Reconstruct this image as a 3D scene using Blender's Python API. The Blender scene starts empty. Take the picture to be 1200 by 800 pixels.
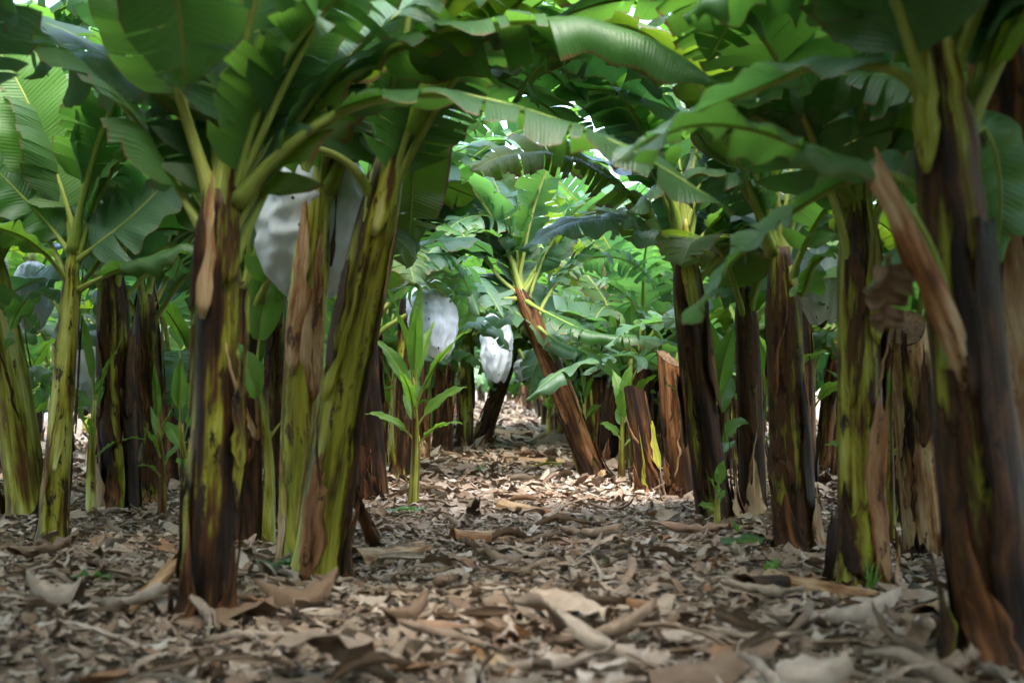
import bpy, math, random
import numpy as np
from mathutils import Vector, Matrix, noise as mnoise

# ------------------------------------------------------------------ camera, sky, sun, exposure
S = bpy.context.scene
COL = S.collection
CAM_H, FPX, VPX, VPY = 0.85, 1667.0, 575.0, 455.0     # camera height, focal length in photo pixels, vanishing point
cam_d = bpy.data.cameras.new('camera'); cam = bpy.data.objects.new('camera', cam_d); COL.objects.link(cam)
cam.location = (0, 0, CAM_H); cam.rotation_euler = (math.radians(90), 0, 0)
cam_d.sensor_width = 36; cam_d.lens = 36 * FPX / 1200
cam_d.shift_x = (600 - VPX) / 1200; cam_d.shift_y = (VPY - 400) / 1200
cam_d.clip_start = 0.05; cam_d.clip_end = 2000
cam_d.dof.use_dof = True; cam_d.dof.focus_distance = 11.5; cam_d.dof.aperture_fstop = 2.5
S.camera = cam
SUN_EL, SUN_ROT = math.radians(66), math.radians(178)
w = bpy.data.worlds.new('World'); S.world = w; w.use_nodes = True
nt = w.node_tree
sky = nt.nodes.new('ShaderNodeTexSky'); sky.sky_type = 'NISHITA'; sky.sun_disc = False
sky.sun_elevation = SUN_EL; sky.sun_rotation = SUN_ROT; sky.air_density = 1.0; sky.dust_density = 3.5; sky.ozone_density = 0.8
bg = nt.nodes['Background']; bg.inputs['Strength'].default_value = 0.15
nt.links.new(sky.outputs['Color'], bg.inputs['Color'])
sl = bpy.data.lights.new('sun', 'SUN'); sun = bpy.data.objects.new('sun', sl); COL.objects.link(sun)
sl.energy = 0.65; sl.angle = math.radians(100); sl.color = (1.0, 0.95, 0.87)
sd = Vector((math.sin(SUN_ROT) * math.cos(SUN_EL), math.cos(SUN_ROT) * math.cos(SUN_EL), math.sin(SUN_EL)))
sun.rotation_euler = (-sd).to_track_quat('-Z', 'Y').to_euler(); sun.location = sd * 60
S.view_settings.view_transform = 'Standard'; S.view_settings.look = 'None'
S.view_settings.gamma = 1; S.view_settings.use_curve_mapping = False
S.view_settings.exposure = 3.55
S.cycles.max_bounces = 10; S.cycles.diffuse_bounces = 6; S.cycles.transmission_bounces = 6; S.cycles.glossy_bounces = 3
S.cycles.caustics_reflective = False; S.cycles.caustics_refractive = False

# ------------------------------------------------------------------ helpers
RND = random.Random(7)
def G(x, y):                                            # ground height
    return (0.035 * math.sin(x * 1.3 + 0.7 * y) * math.cos(y * 0.8 - x * 0.4)
            + 0.02 * math.sin(2.9 * x - 1.1 * y + 1.0) + 0.012 * math.sin(5.1 * y + 3.3 * x))
def Gn(x, y):
    return (0.035 * np.sin(x * 1.3 + 0.7 * y) * np.cos(y * 0.8 - x * 0.4)
            + 0.02 * np.sin(2.9 * x - 1.1 * y + 1.0) + 0.012 * np.sin(5.1 * y + 3.3 * x))
def P(px, py, d):                                       # photo pixel at distance d -> point
    return np.array(((px - VPX) / FPX * d, d, CAM_H + (VPY - py) / FPX * d))
def base_at(px, py):                                    # pixel on the ground
    d = CAM_H * FPX / (py - VPY)
    for _ in range(4):
        x = (px - VPX) / FPX * d
        d = (CAM_H - G(x, d)) * FPX / (py - VPY)
    return np.array(((px - VPX) / FPX * d, d, G((px - VPX) / FPX * d, d)))

def mesh_obj(name, verts, faces, mats, parent=None, uv=None, midx=None, smooth=True):
    me = bpy.data.meshes.new(name)
    me.from_pydata([tuple(v) for v in verts], [], faces)
    for m in (mats if isinstance(mats, (list, tuple)) else [mats]): me.materials.append(m)
    if uv is not None:
        l = me.uv_layers.new(name='UVMap')
        idx = np.empty(len(me.loops), np.int32); me.loops.foreach_get('vertex_index', idx)
        l.data.foreach_set('uv', np.asarray(uv, np.float32)[idx].ravel())
    if midx is not None: me.polygons.foreach_set('material_index', np.asarray(midx, np.int32))
    me.polygons.foreach_set('use_smooth', np.full(len(me.polygons), smooth))
    me.update()
    o = bpy.data.objects.new(name, me); COL.objects.link(o)
    if parent is not None: o.parent = parent
    return o
def tag(o, label, cat, group=None):
    o['label'] = label; o['category'] = cat
    if group: o['group'] = group
    return o
def empty(name, loc, label=None, cat=None, group=None):
    o = bpy.data.objects.new(name, None); COL.objects.link(o); o.location = tuple(loc); o.empty_display_size = 0.2
    if label: tag(o, label, cat, group)
    return o
def copy_tree(o, parent=None):
    c = o.copy(); COL.objects.link(c); c.parent = parent
    for ch in o.children: copy_tree(ch, c)
    return c
def norm(v):
    v = np.asarray(v, float); n = np.linalg.norm(v, axis=-1, keepdims=True); return v / np.maximum(n, 1e-9)
def spline(ctrl, n):                                    # Catmull-Rom, roughly even steps
    c = np.asarray(ctrl, float)
    c = np.vstack([2 * c[0] - c[1], c, 2 * c[-1] - c[-2]])
    out = []
    for i in range(1, len(c) - 2):
        p0, p1, p2, p3 = c[i - 1:i + 3]
        for t in np.linspace(0, 1, 24, endpoint=False):
            out.append(0.5 * (2 * p1 + (p2 - p0) * t + (2 * p0 - 5 * p1 + 4 * p2 - p3) * t * t + (3 * p1 - p0 - 3 * p2 + p3) * t ** 3))
    out.append(c[-2]); out = np.array(out)
    L = np.concatenate([[0], np.cumsum(np.linalg.norm(np.diff(out, axis=0), axis=1))])
    s = np.linspace(0, L[-1], n)
    return np.stack([np.interp(s, L, out[:, k]) for k in range(3)], 1), L[-1]

# ------------------------------------------------------------------ materials
def new_mat(name):
    m = bpy.data.materials.new(name); m.use_nodes = True
    t = m.node_tree; return m, t, t.nodes, t.links, t.nodes['Principled BSDF'], t.nodes['Material Output']
def ramp(n, stops, interp='LINEAR'):
    r = n.new('ShaderNodeValToRGB'); e = r.color_ramp.elements; r.color_ramp.interpolation = interp
    while len(e) < len(stops): e.new(0.5)
    for el, (p, c) in zip(e, stops): el.position = p; el.color = (*c, 1)
    return r
def math_n(n, l, op, a, b=None, c=None):
    m = n.new('ShaderNodeMath'); m.operation = op
    for k, v in enumerate((a, b, c)):
        if v is None: continue
        if isinstance(v, (int, float)): m.inputs[k].default_value = v
        else: l.new(v, m.inputs[k])
    return m.outputs[0]
def mix_c(n, l, fac, a, b, mode='MIX'):
    m = n.new('ShaderNodeMix'); m.data_type = 'RGBA'; m.blend_type = mode
    for k, v in ((0, fac), (6, a), (7, b)):
        if isinstance(v, (int, float)): m.inputs[k].default_value = v
        elif isinstance(v, tuple): m.inputs[k].default_value = (*v, 1)
        else: l.new(v, m.inputs[k])
    return m.outputs[2]
def noise_n(n, l, vec, scale, detail=3, rough=0.55):
    x = n.new('ShaderNodeTexNoise'); x.inputs['Scale'].default_value = scale; x.inputs['Detail'].default_value = detail
    x.inputs['Roughness'].default_value = rough
    if vec is not None: l.new(vec, x.inputs['Vector'])
    return x.outputs['Fac']

def leaf_material(name, dark, light, trans, tfac, rough=0.38, edge=(0.16, 0.10, 0.04), edge_at=0.95):
    m, t, n, l, b, out = new_mat(name)
    uv = n.new('ShaderNodeUVMap'); sep = n.new('ShaderNodeSeparateXYZ'); l.new(uv.outputs[0], sep.inputs[0])
    oi = n.new('ShaderNodeObjectInfo'); geo = n.new('ShaderNodeTexCoord')
    au = math_n(n, l, 'ABSOLUTE', math_n(n, l, 'MULTIPLY_ADD', sep.outputs[0], 2.0, -1.0))
    q = math_n(n, l, 'SUBTRACT', sep.outputs[1], math_n(n, l, 'MULTIPLY', au, 0.06))
    comb = n.new('ShaderNodeCombineXYZ'); l.new(au, comb.inputs[0]); l.new(q, comb.inputs[1]); l.new(oi.outputs['Random'], comb.inputs[2])
    mp = n.new('ShaderNodeVectorMath'); mp.operation = 'MULTIPLY'; l.new(comb.outputs[0], mp.inputs[0]); mp.inputs[1].default_value = (0.6, 70, 60)
    streak = noise_n(n, l, mp.outputs[0], 1.0, 4, 0.6)
    sv = math_n(n, l, 'SINE', math_n(n, l, 'MULTIPLY', q, 260.0))
    big = noise_n(n, l, geo.outputs['Object'], 3.0, 3)
    f = math_n(n, l, 'ADD', math_n(n, l, 'MULTIPLY', streak, 0.55), math_n(n, l, 'MULTIPLY_ADD', big, 0.4, math_n(n, l, 'MULTIPLY', sv, 0.03)))
    f = math_n(n, l, 'ADD', f, math_n(n, l, 'MULTIPLY_ADD', oi.outputs['Random'], 0.5, -0.2))
    col = ramp(n, [(0.15, dark), (0.85, light)]); l.new(f, col.inputs[0])
    ew = math_n(n, l, 'ADD', au, math_n(n, l, 'MULTIPLY_ADD', noise_n(n, l, geo.outputs['Object'], 14, 3), 0.12, -0.06))
    em = ramp(n, [(edge_at, (0, 0, 0)), (min(1, edge_at + 0.05), (1, 1, 1))]); l.new(ew, em.inputs[0])
    c2 = mix_c(n, l, em.outputs[0], col.outputs[0], edge)
    l.new(c2, b.inputs['Base Color'])
    b.inputs['Roughness'].default_value = rough; b.inputs['Specular IOR Level'].default_value = 0.5
    rr = math_n(n, l, 'MULTIPLY_ADD', big, 0.25, rough - 0.1); l.new(rr, b.inputs['Roughness'])
    tr = n.new('ShaderNodeBsdfTranslucent')
    tc = mix_c(n, l, math_n(n, l, 'MULTIPLY', streak, 0.7), trans, tuple(x * 0.55 for x in trans))
    tc = mix_c(n, l, em.outputs[0], tc, edge); l.new(tc, tr.inputs[0])
    hgt = math_n(n, l, 'ADD', math_n(n, l, 'MULTIPLY', sv, 0.16), streak)
    bp = n.new('ShaderNodeBump'); bp.inputs['Strength'].default_value = 0.55; bp.inputs['Distance'].default_value = 0.008
    l.new(hgt, bp.inputs['Height']); l.new(bp.outputs[0], b.inputs['Normal'])
    mx = n.new('ShaderNodeMixShader'); mx.inputs[0].default_value = tfac
    l.new(b.outputs[0], mx.inputs[1]); l.new(tr.outputs[0], mx.inputs[2]); l.new(mx.outputs[0], out.inputs[0])
    return m
def streak_material(name, stops, su=38, sv=1.6, rough=0.55, bump=0.6, blot=None, blot_at=0.56, spread=0.35, spec=0.16):
    m, t, n, l, b, out = new_mat(name)
    uv = n.new('ShaderNodeUVMap'); oi = n.new('ShaderNodeObjectInfo'); sep = n.new('ShaderNodeSeparateXYZ'); l.new(uv.outputs[0], sep.inputs[0])
    comb = n.new('ShaderNodeCombineXYZ'); l.new(sep.outputs[0], comb.inputs[0]); l.new(sep.outputs[1], comb.inputs[1])
    l.new(math_n(n, l, 'MULTIPLY', oi.outputs['Random'], 37.0), comb.inputs[2])
    def str_noise(a, c, det, ro=0.6):
        mp = n.new('ShaderNodeVectorMath'); mp.operation = 'MULTIPLY'; l.new(comb.outputs[0], mp.inputs[0]); mp.inputs[1].default_value = (a, c, 1)
        return noise_n(n, l, mp.outputs[0], 1.0, det, ro)
    s1 = str_noise(su, sv, 5, 0.65); s2 = str_noise(su * 0.28, sv * 1.4, 3); fine = str_noise(su * 5, sv * 3, 3)
    f = math_n(n, l, 'ADD', math_n(n, l, 'MULTIPLY', s1, 0.6), math_n(n, l, 'MULTIPLY', s2, 0.6))
    f = math_n(n, l, 'ADD', f, math_n(n, l, 'MULTIPLY_ADD', oi.outputs['Random'], spread, -spread / 2 - 0.1))
    r = ramp(n, stops); l.new(f, r.inputs[0]); c = r.outputs[0]
    fr = ramp(n, [(0.3, (0.55, 0.55, 0.55)), (0.7, (1.15, 1.15, 1.15))]); l.new(fine, fr.inputs[0])
    c = mix_c(n, l, 0.8, c, fr.outputs[0], 'MULTIPLY')
    if blot:
        bn = str_noise(16, 5.0, 5, 0.7)
        br = ramp(n, [(blot_at, (0, 0, 0)), (blot_at + 0.06, (1, 1, 1))]); l.new(bn, br.inputs[0])
        c = mix_c(n, l, br.outputs[0], c, blot)
    l.new(c, b.inputs['Base Color']); b.inputs['Roughness'].default_value = rough; b.inputs['Specular IOR Level'].default_value = spec
    h = math_n(n, l, 'ADD', math_n(n, l, 'MULTIPLY', s1, 1.0), math_n(n, l, 'MULTIPLY', fine, 0.35))
    bp = n.new('ShaderNodeBump'); bp.inputs['Strength'].default_value = bump; bp.inputs['Distance'].default_value = 0.012
    l.new(h, bp.inputs['Height']); l.new(bp.outputs[0], b.inputs['Normal'])
    return m

M = {}
M['leaf'] = leaf_material('leaf_green', (0.024, 0.072, 0.020), (0.066, 0.155, 0.044), (0.16, 0.40, 0.045), 0.38, 0.40)
M['leaf_blue'] = leaf_material('leaf_waxy_green', (0.042, 0.100, 0.052), (0.100, 0.195, 0.105), (0.13, 0.36, 0.07), 0.35, 0.36)
M['leaf_young'] = leaf_material('leaf_young_green', (0.06, 0.16, 0.025), (0.12, 0.26, 0.05), (0.24, 0.50, 0.04), 0.40, 0.44, edge_at=1.2)
M['leaf_old'] = leaf_material('leaf_yellowing', (0.04, 0.10, 0.02), (0.09, 0.16, 0.03), (0.22, 0.38, 0.02), 0.38, 0.46, edge_at=0.90)
M['leaf_dry'] = leaf_material('leaf_dry', (0.10, 0.055, 0.028), (0.26, 0.16, 0.09), (0.25, 0.14, 0.06), 0.18, 0.62)
M['rib'] = streak_material('midrib_green', [(0.2, (0.16, 0.25, 0.035)), (0.8, (0.33, 0.37, 0.10))], 60, 3, 0.42, 0.2, blot=(0.05, 0.03, 0.012), blot_at=0.70)
M['rib_dry'] = streak_material('midrib_dry', [(0.2, (0.13, 0.07, 0.035)), (0.8, (0.30, 0.20, 0.11))], 60, 3, 0.6, 0.4)
BLK, DKB, RDB, RST, TAN, STR, OLV, LIM, PAL = (0.010, 0.006, 0.004), (0.032, 0.016, 0.008), (0.085, 0.036, 0.013), (0.19, 0.080, 0.028), (0.30, 0.175, 0.085), (0.45, 0.32, 0.19), (0.12, 0.105, 0.014), (0.25, 0.26, 0.028), (0.38, 0.41, 0.12)
M['st_green'] = streak_material('sheath_green', [(0.37, BLK), (0.43, DKB), (0.475, RDB), (0.495, OLV), (0.56, LIM), (0.68, PAL)], 24, 1.5, 0.42, 0.45, blot=(0.020, 0.012, 0.008), blot_at=0.545, spread=0.14)
M['st_pale'] = streak_material('sheath_pale_green', [(0.36, RDB), (0.42, OLV), (0.48, LIM), (0.56, PAL), (0.68, (0.50, 0.50, 0.24))], 24, 1.3, 0.4, 0.3, blot=(0.06, 0.03, 0.014), blot_at=0.585, spread=0.12)
M['st_lime'] = streak_material('sheath_lime', [(0.36, DKB), (0.41, OLV), (0.48, LIM), (0.60, (0.37, 0.36, 0.05))], 24, 1.3, 0.42, 0.4, blot=(0.05, 0.024, 0.010), blot_at=0.58, spread=0.1)
M['st_dark'] = streak_material('sheath_dark', [(0.38, BLK), (0.47, DKB), (0.54, RDB), (0.585, DKB), (0.62, OLV), (0.70, LIM)], 26, 1.5, 0.48, 0.6, blot=BLK, blot_at=0.57, spread=0.14)
M['st_red'] = streak_material('sheath_red_brown', [(0.36, BLK), (0.43, DKB), (0.50, RDB), (0.57, RST), (0.68, TAN)], 34, 1.4, 0.55, 0.6, blot=(0.025, 0.014, 0.009), blot_at=0.57, spread=0.14)
M['st_tan'] = streak_material('sheath_tan', [(0.34, RDB), (0.40, RST), (0.48, TAN), (0.57, STR)], 30, 2.4, 0.6, 0.6, blot=(0.07, 0.035, 0.018), blot_at=0.585, spread=0.12)
M['pulp'] = streak_material('cut_face', [(0.2, (0.05, 0.03, 0.015)), (0.8, (0.26, 0.17, 0.09))], 90, 90, 0.7, 0.8)

# fallen litter: tint per piece is stored on the mesh or taken from the object
def litter_material(name, from_object):
    m, t, n, l, b, out = new_mat(name)
    tc = n.new('ShaderNodeTexCoord')
    if from_object:
        sc_ = n.new('ShaderNodeSeparateColor'); l.new(n.new('ShaderNodeObjectInfo').outputs['Color'], sc_.inputs[0]); rv = sc_.outputs[0]
    else:
        a = n.new('ShaderNodeAttribute'); a.attribute_name = 'tint'; rv = a.outputs['Fac']
    r = ramp(n, [(0.0, (0.035, 0.022, 0.015)), (0.16, (0.11, 0.065, 0.035)), (0.36, (0.205, 0.14, 0.092)), (0.55, (0.275, 0.205, 0.148)), (0.74, (0.365, 0.30, 0.24)), (0.9, (0.45, 0.405, 0.36)), (1.0, (0.22, 0.115, 0.055))])
    l.new(rv, r.inputs[0])
    uv = n.new('ShaderNodeUVMap'); mp = n.new('ShaderNodeVectorMath'); mp.operation = 'MULTIPLY'; l.new(uv.outputs[0], mp.inputs[0]); mp.inputs[1].default_value = (6, 160, 1)
    st = noise_n(n, l, mp.outputs[0], 1.0, 4)
    bl = noise_n(n, l, tc.outputs['Object'], 22, 4)
    fr = ramp(n, [(0.3, (0.5, 0.46, 0.42)), (0.65, (1.1, 1.1, 1.1))]); l.new(math_n(n, l, 'MULTIPLY_ADD', st, 0.5, math_n(n, l, 'MULTIPLY', bl, 0.5)), fr.inputs[0])
    c = mix_c(n, l, 0.85, r.outputs[0], fr.outputs[0], 'MULTIPLY'); l.new(c, b.inputs['Base Color'])
    b.inputs['Roughness'].default_value = 0.62; b.inputs['Specular IOR Level'].default_value = 0.35
    bp = n.new('ShaderNodeBump'); bp.inputs['Strength'].default_value = 0.5; bp.inputs['Distance'].default_value = 0.004
    l.new(st, bp.inputs['Height']); l.new(bp.outputs[0], b.inputs['Normal'])
    return m
M['litter'] = litter_material('dry_litter', False)
M['fallen'] = litter_material('dry_fallen_leaf', True)
def ground_material():
    m, t, n, l, b, out = new_mat('soil_and_mulch')
    tc = n.new('ShaderNodeTexCoord')
    v = n.new('ShaderNodeTexVoronoi'); v.inputs['Scale'].default_value = 16; l.new(tc.outputs['Object'], v.inputs['Vector'])
    sp = n.new('ShaderNodeSeparateColor'); l.new(v.outputs['Color'], sp.inputs[0])
    r = ramp(n, [(0.0, (0.06, 0.04, 0.026)), (0.4, (0.17, 0.115, 0.075)), (0.7, (0.27, 0.20, 0.14)), (1, (0.36, 0.29, 0.22))]); l.new(sp.outputs[0], r.inputs[0])
    ns = noise_n(n, l, tc.outputs['Object'], 9, 5)
    fr = ramp(n, [(0.3, (0.45, 0.42, 0.4)), (0.7, (1.1, 1.1, 1.1))]); l.new(ns, fr.inputs[0])
    l.new(mix_c(n, l, 0.9, r.outputs[0], fr.outputs[0], 'MULTIPLY'), b.inputs['Base Color']); b.inputs['Roughness'].default_value = 0.85
    bp = n.new('ShaderNodeBump'); bp.inputs['Strength'].default_value = 0.8; bp.inputs['Distance'].default_value = 0.03
    l.new(v.outputs['Distance'], bp.inputs['Height']); l.new(bp.outputs[0], b.inputs['Normal'])
    return m
M['ground'] = ground_material()
def bag_material():
    m, t, n, l, b, out = new_mat('bag_plastic')
    uv = n.new('ShaderNodeUVMap'); v = n.new('ShaderNodeTexVoronoi'); v.inputs['Scale'].default_value = 12; v.inputs['Randomness'].default_value = 0.7
    l.new(uv.outputs[0], v.inputs['Vector'])
    dot = ramp(n, [(0.12, (1, 1, 1)), (0.14, (0, 0, 0))]); l.new(v.outputs['Distance'], dot.inputs[0])
    tc = n.new('ShaderNodeTexCoord'); ns = noise_n(n, l, tc.outputs['Object'], 5, 4)
    cr = ramp(n, [(0.3, (0.52, 0.60, 0.66)), (0.7, (0.68, 0.74, 0.79))]); l.new(ns, cr.inputs[0])
    c = mix_c(n, l, dot.outputs[0], cr.outputs[0], (0.03, 0.03, 0.035)); l.new(c, b.inputs['Base Color'])
    b.inputs['Roughness'].default_value = 0.38; b.inputs['Specular IOR Level'].default_value = 0.5
    tr = n.new('ShaderNodeBsdfTranslucent'); l.new(c, tr.inputs[0])
    bp = n.new('ShaderNodeBump'); bp.inputs['Strength'].default_value = 0.4; bp.inputs['Distance'].default_value = 0.02
    mp = n.new('ShaderNodeVectorMath'); mp.operation = 'MULTIPLY'; l.new(tc.outputs['Object'], mp.inputs[0]); mp.inputs[1].default_value = (24, 24, 5)
    l.new(noise_n(n, l, mp.outputs[0], 1, 3), bp.inputs['Height']); l.new(bp.outputs[0], b.inputs['Normal']); l.new(bp.outputs[0], tr.inputs['Normal'])
    mx = n.new('ShaderNodeMixShader'); mx.inputs[0].default_value = 0.30
    l.new(b.outputs[0], mx.inputs[1]); l.new(tr.outputs[0], mx.inputs[2]); l.new(mx.outputs[0], out.inputs[0])
    return m
M['bag'] = bag_material()

# ------------------------------------------------------------------ banana leaf
def tube(path, rad, k=7, flat=0.8, closed=True, up=(0, 0, 1)):
    n = len(path); T = norm(np.gradient(path, axis=0)); U = np.asarray(up, float)
    Sd = np.cross(T, U); bad = np.linalg.norm(Sd, axis=1) < 0.15
    Sd[bad] = np.cross(T[bad], (0.3, 1, 0)); Sd = norm(Sd); N = np.cross(Sd, T)
    a = np.linspace(0, 2 * math.pi, k, endpoint=False)
    V = path[:, None] + rad[:, None, None] * (np.cos(a)[None, :, None] * Sd[:, None] + flat * np.sin(a)[None, :, None] * N[:, None])
    F = [(i * k + j, i * k + (j + 1) % k, (i + 1) * k + (j + 1) % k, (i + 1) * k + j) for i in range(n - 1) for j in range(k)]
    if closed: F += [tuple(range(k))[::-1], tuple((n - 1) * k + j for j in range(k))]
    L = np.concatenate([[0], np.cumsum(np.linalg.norm(np.diff(path, axis=0), axis=1))])
    uv = np.stack([np.tile(np.abs(a - math.pi) * 0.03, n), np.repeat(L, k)], 1)
    return V.reshape(-1, 3), F, uv

def leaf_geo(ctrl, W, petiole=0.2, up=(0, 0, 1), fold=20, droop=55, tears=10, shred=0.15, seed=0, nseg=44, J=5, roll=0, r0=0.026, ripple=0.016, rbase=1.5, side_off=(0, 0), lance=False, tuck=False):
    """one leaf: a midrib tube and two blade halves hanging from it, torn into strips along the side veins"""
    R = np.random.RandomState(seed)
    path, L = spline(ctrl, nseg + 1)
    t = np.linspace(0, 1, nseg + 1)
    T = norm(np.gradient(path, axis=0)); U = np.asarray(up, float)
    Sd = np.cross(T, U); bad = np.linalg.norm(Sd, axis=1) < 0.12
    if bad.all(): Sd = np.cross(T, (0.2, 1, 0.1))
    elif bad.any():
        good = np.where(~bad)[0]
        for i in np.where(bad)[0]: Sd[i] = Sd[good[np.argmin(abs(good - i))]]
    Sd = norm(Sd); N = norm(np.cross(Sd, T))
    if roll:
        rr = np.radians(np.linspace(roll * 0.3, roll, nseg + 1))[:, None]
        Sd, N = Sd * np.cos(rr) + N * np.sin(rr), N * np.cos(rr) - Sd * np.sin(rr)
    rad = r0 * (1 - 0.86 * t ** 0.8); rad = rad * (1 + (rbase - 1) * np.clip(1 - t / 0.12, 0, 1) ** 1.5)
    if tuck: rad = rad * (0.3 + 0.7 * np.clip(t / 0.09, 0, 1) ** 1.2)
    s = np.clip((t - petiole) / (1 - petiole), 0, 1)
    w = W / 2 * np.sqrt(1 - (1 - np.clip(s / 0.16, 0, 1)) ** 2) * np.clip(1 - np.clip((s - 0.35) / 0.65, 0, 1) ** 2.2, 0, 1) ** 0.62
    if lance: w = W / 2 * np.sin(math.pi * np.clip(s, 0, 1) ** 0.75) ** 0.9
    i0 = int(np.argmax(t >= petiole)); idx = np.arange(i0, nseg + 1)
    V, F, UV = [], [], []
    for sg in (-1, 1):
        cuts = [0, len(idx) - 1]
        if tears: cuts += list(R.choice(np.arange(2, len(idx) - 1), min(tears, len(idx) - 4), replace=False))
        cuts = sorted(set(cuts))
        lowf = R.rand() * 6.28
        for a, b in zip(cuts[:-1], cuts[1:]):
            ii = idx[a:b + 1]; m = len(ii)
            dd = droop * (1 + shred * 1.4 * R.randn()) + side_off[0 if sg < 0 else 1]; ff = fold + 10 * shred * R.randn()
            if tears and R.rand() < 0.13: dd += R.uniform(50, 110)      # a strip that has flopped over
            gap = abs(R.randn()) * shred * 0.55 + 0.02 if tears else 0.0
            shift = R.randn() * shred * 0.10; ln = 1 - abs(R.randn()) * shred * 0.25
            cpt = path[ii].mean(0); vb = len(V)
            for q, i in enumerate(ii):
                p = path[i] + N[i] * rad[i] * 0.55 + Sd[i] * sg * rad[i] * 0.5
                d = w[i] * ln / J
                along = np.dot(cpt - path[i], T[i])
                for j in range(J + 1):
                    x = j / J
                    if j:
                        ph = math.radians(ff - dd * (x - 0.5 / J) ** 1.1 * (1 + 0.25 * math.sin(lowf + 7 * s[i])))
                        p = p + d * (sg * math.cos(ph) * Sd[i] + math.sin(ph) * N[i]) + T[i] * d * 0.16
                    pp = p + T[i] * (along * gap * x + shift * x * w[i]) + N[i] * ripple * x * (math.sin(s[i] * 37 + lowf + sg) + 1.4 * math.sin(s[i] * 13 + 2 * lowf))
                    V.append(pp); UV.append((0.5 + 0.5 * sg * x, s[i] * L))
            for q in range(m - 1):
                for j in range(J):
                    a0 = vb + q * (J + 1) + j
                    f = (a0, a0 + 1, a0 + J + 2, a0 + J + 1)
                    F.append(f if sg > 0 else f[::-1])
    return np.array(V), F, np.array(UV), tube(path, rad, 7, 0.85, up=U)

def add_leaf(plant, ctrl, W, mat='leaf', rib='rib', joined=False, origin=None, **kw):
    o0 = np.zeros(3) if origin is None else np.asarray(origin)
    ctrl = np.asarray(ctrl, float) - o0
    V, F, UV, (tv, tf, tu) = leaf_geo(ctrl, W, **kw)
    if joined:
        k = len(V); FF = F + [tuple(i + k for i in f) for f in tf]
        return mesh_obj('leaf', np.vstack([V, tv]), FF, [M[mat], M[rib]], plant, np.vstack([UV, tu]), [0] * len(F) + [1] * len(tf))
    lf = mesh_obj('leaf', V, F, M[mat], plant, UV)
    mesh_obj('midrib', tv, tf, M[rib], lf, tu)
    return lf
def arc_ctrl(start, az, e0, L, sag, n=7, side=0.0):
    """leaf spine that leaves the crown at elevation e0 (deg) and bows over by sag (deg)"""
    p = np.array(start, float); out = [p.copy()]; d = L / (n - 1)
    for i in range(n - 1):
        e = math.radians(e0 - sag * ((i + 0.5) / (n - 1)) ** 1.35); a = az + side * (i / (n - 1)) ** 1.5
        p = p + d * np.array((math.cos(e) * math.cos(a), math.cos(e) * math.sin(a), math.sin(e))); out.append(p.copy())
    return np.array(out)

# ------------------------------------------------------------------ pseudostem of wrapped sheaths
class StemPath:
    def __init__(s, ctrl, r_bot, r_top):
        s.p, s.L = spline(ctrl, 60); s.rb, s.rt = r_bot, r_top
        s.T = norm(np.gradient(s.p, axis=0)); s.taper = 0.0
    def at(s, t):
        t = np.asarray(t, float); x = np.linspace(0, 1, 60)
        p = np.stack([np.interp(t, x, s.p[:, k]) for k in range(3)], -1); T = norm(np.stack([np.interp(t, x, s.T[:, k]) for k in range(3)], -1))
        A = -norm(np.cross(T, np.broadcast_to((0.0, 1.0, 0.0), T.shape))); B = np.cross(T, A)   # angle 0 = +x, -pi/2 = toward the camera
        return p, T, A, B
    def r(s, t): t = np.asarray(t, float); return (1 - s.taper * np.clip((t - 0.80) / 0.20, 0, 1) ** 1.4) * (s.rb + (s.rt - s.rb) * t) * (1 + 0.22 * np.clip(1 - t / 0.10, 0, 1) ** 2)
def stem_core(sp, plant, mat, seed, name='stem', k=20, n=26, top_cap=None, t1=1.0, slant=0.0):
    R = np.random.RandomState(seed); ts = np.linspace(0, t1, n); p, T, A, B = sp.at(ts); rr = sp.r(ts)
    a = np.linspace(0, 2 * math.pi, k, endpoint=False)
    ph = R.rand(4) * 6.28
    lob = 1 + 0.05 * np.sin(2 * a + ph[0])[None] + 0.035 * np.sin(3 * a + ph[1] + ts[:, None] * 3) + 0.02 * np.sin(5 * a + ph[2] - ts[:, None] * 5)
    V = p[:, None] + (rr[:, None] * lob)[..., None] * (np.cos(a)[None, :, None] * A[:, None] + np.sin(a)[None, :, None] * B[:, None])
    if slant: V[-3:] += (np.array([0.35, 0.7, 1.0])[:, None] * (slant * np.cos(a + ph[3]))[None])[..., None] * T[-3:, None] + 0
    V = V.reshape(-1, 3)
    F = [(i * k + j, i * k + (j + 1) % k, (i + 1) * k + (j + 1) % k, (i + 1) * k + j) for i in range(n - 1) for j in range(k)]
    uv = np.stack([np.tile(np.abs(a - math.pi) * sp.rb, n), np.repeat(ts * sp.L, k)], 1)
    o = mesh_obj(name, V, F + [tuple(range(k))[::-1]] + ([] if top_cap else [tuple((n - 1) * k + j for j in range(k))]), M[mat], plant, uv)
    if top_cap:                                          # dished, ragged cut face
        ring = V[-k:]; c = ring.mean(0); tv = []; T1 = T[-1]
        for q, (sc, dz) in enumerate(((0.985, 0.004), (0.86, -0.012), (0.7, 0.006), (0.5, -0.016), (0.25, 0.0))):
            tv.append(c + (ring - c) * sc + T1 * dz + R.randn(k, 1) * 0.003 * T1)
        tv = np.vstack(tv + [c[None]]); tf = [(i * k + j, i * k + (j + 1) % k, (i + 1) * k + (j + 1) % k, (i + 1) * k + j) for i in range(4) for j in range(k)] + [(4 * k + j, 4 * k + (j + 1) % k, 5 * k) for j in range(k)]
        mesh_obj('cut_face', tv, tf, M['pulp'], plant, np.stack([tv[:, 0], tv[:, 1]], 1))
    return o
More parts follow.
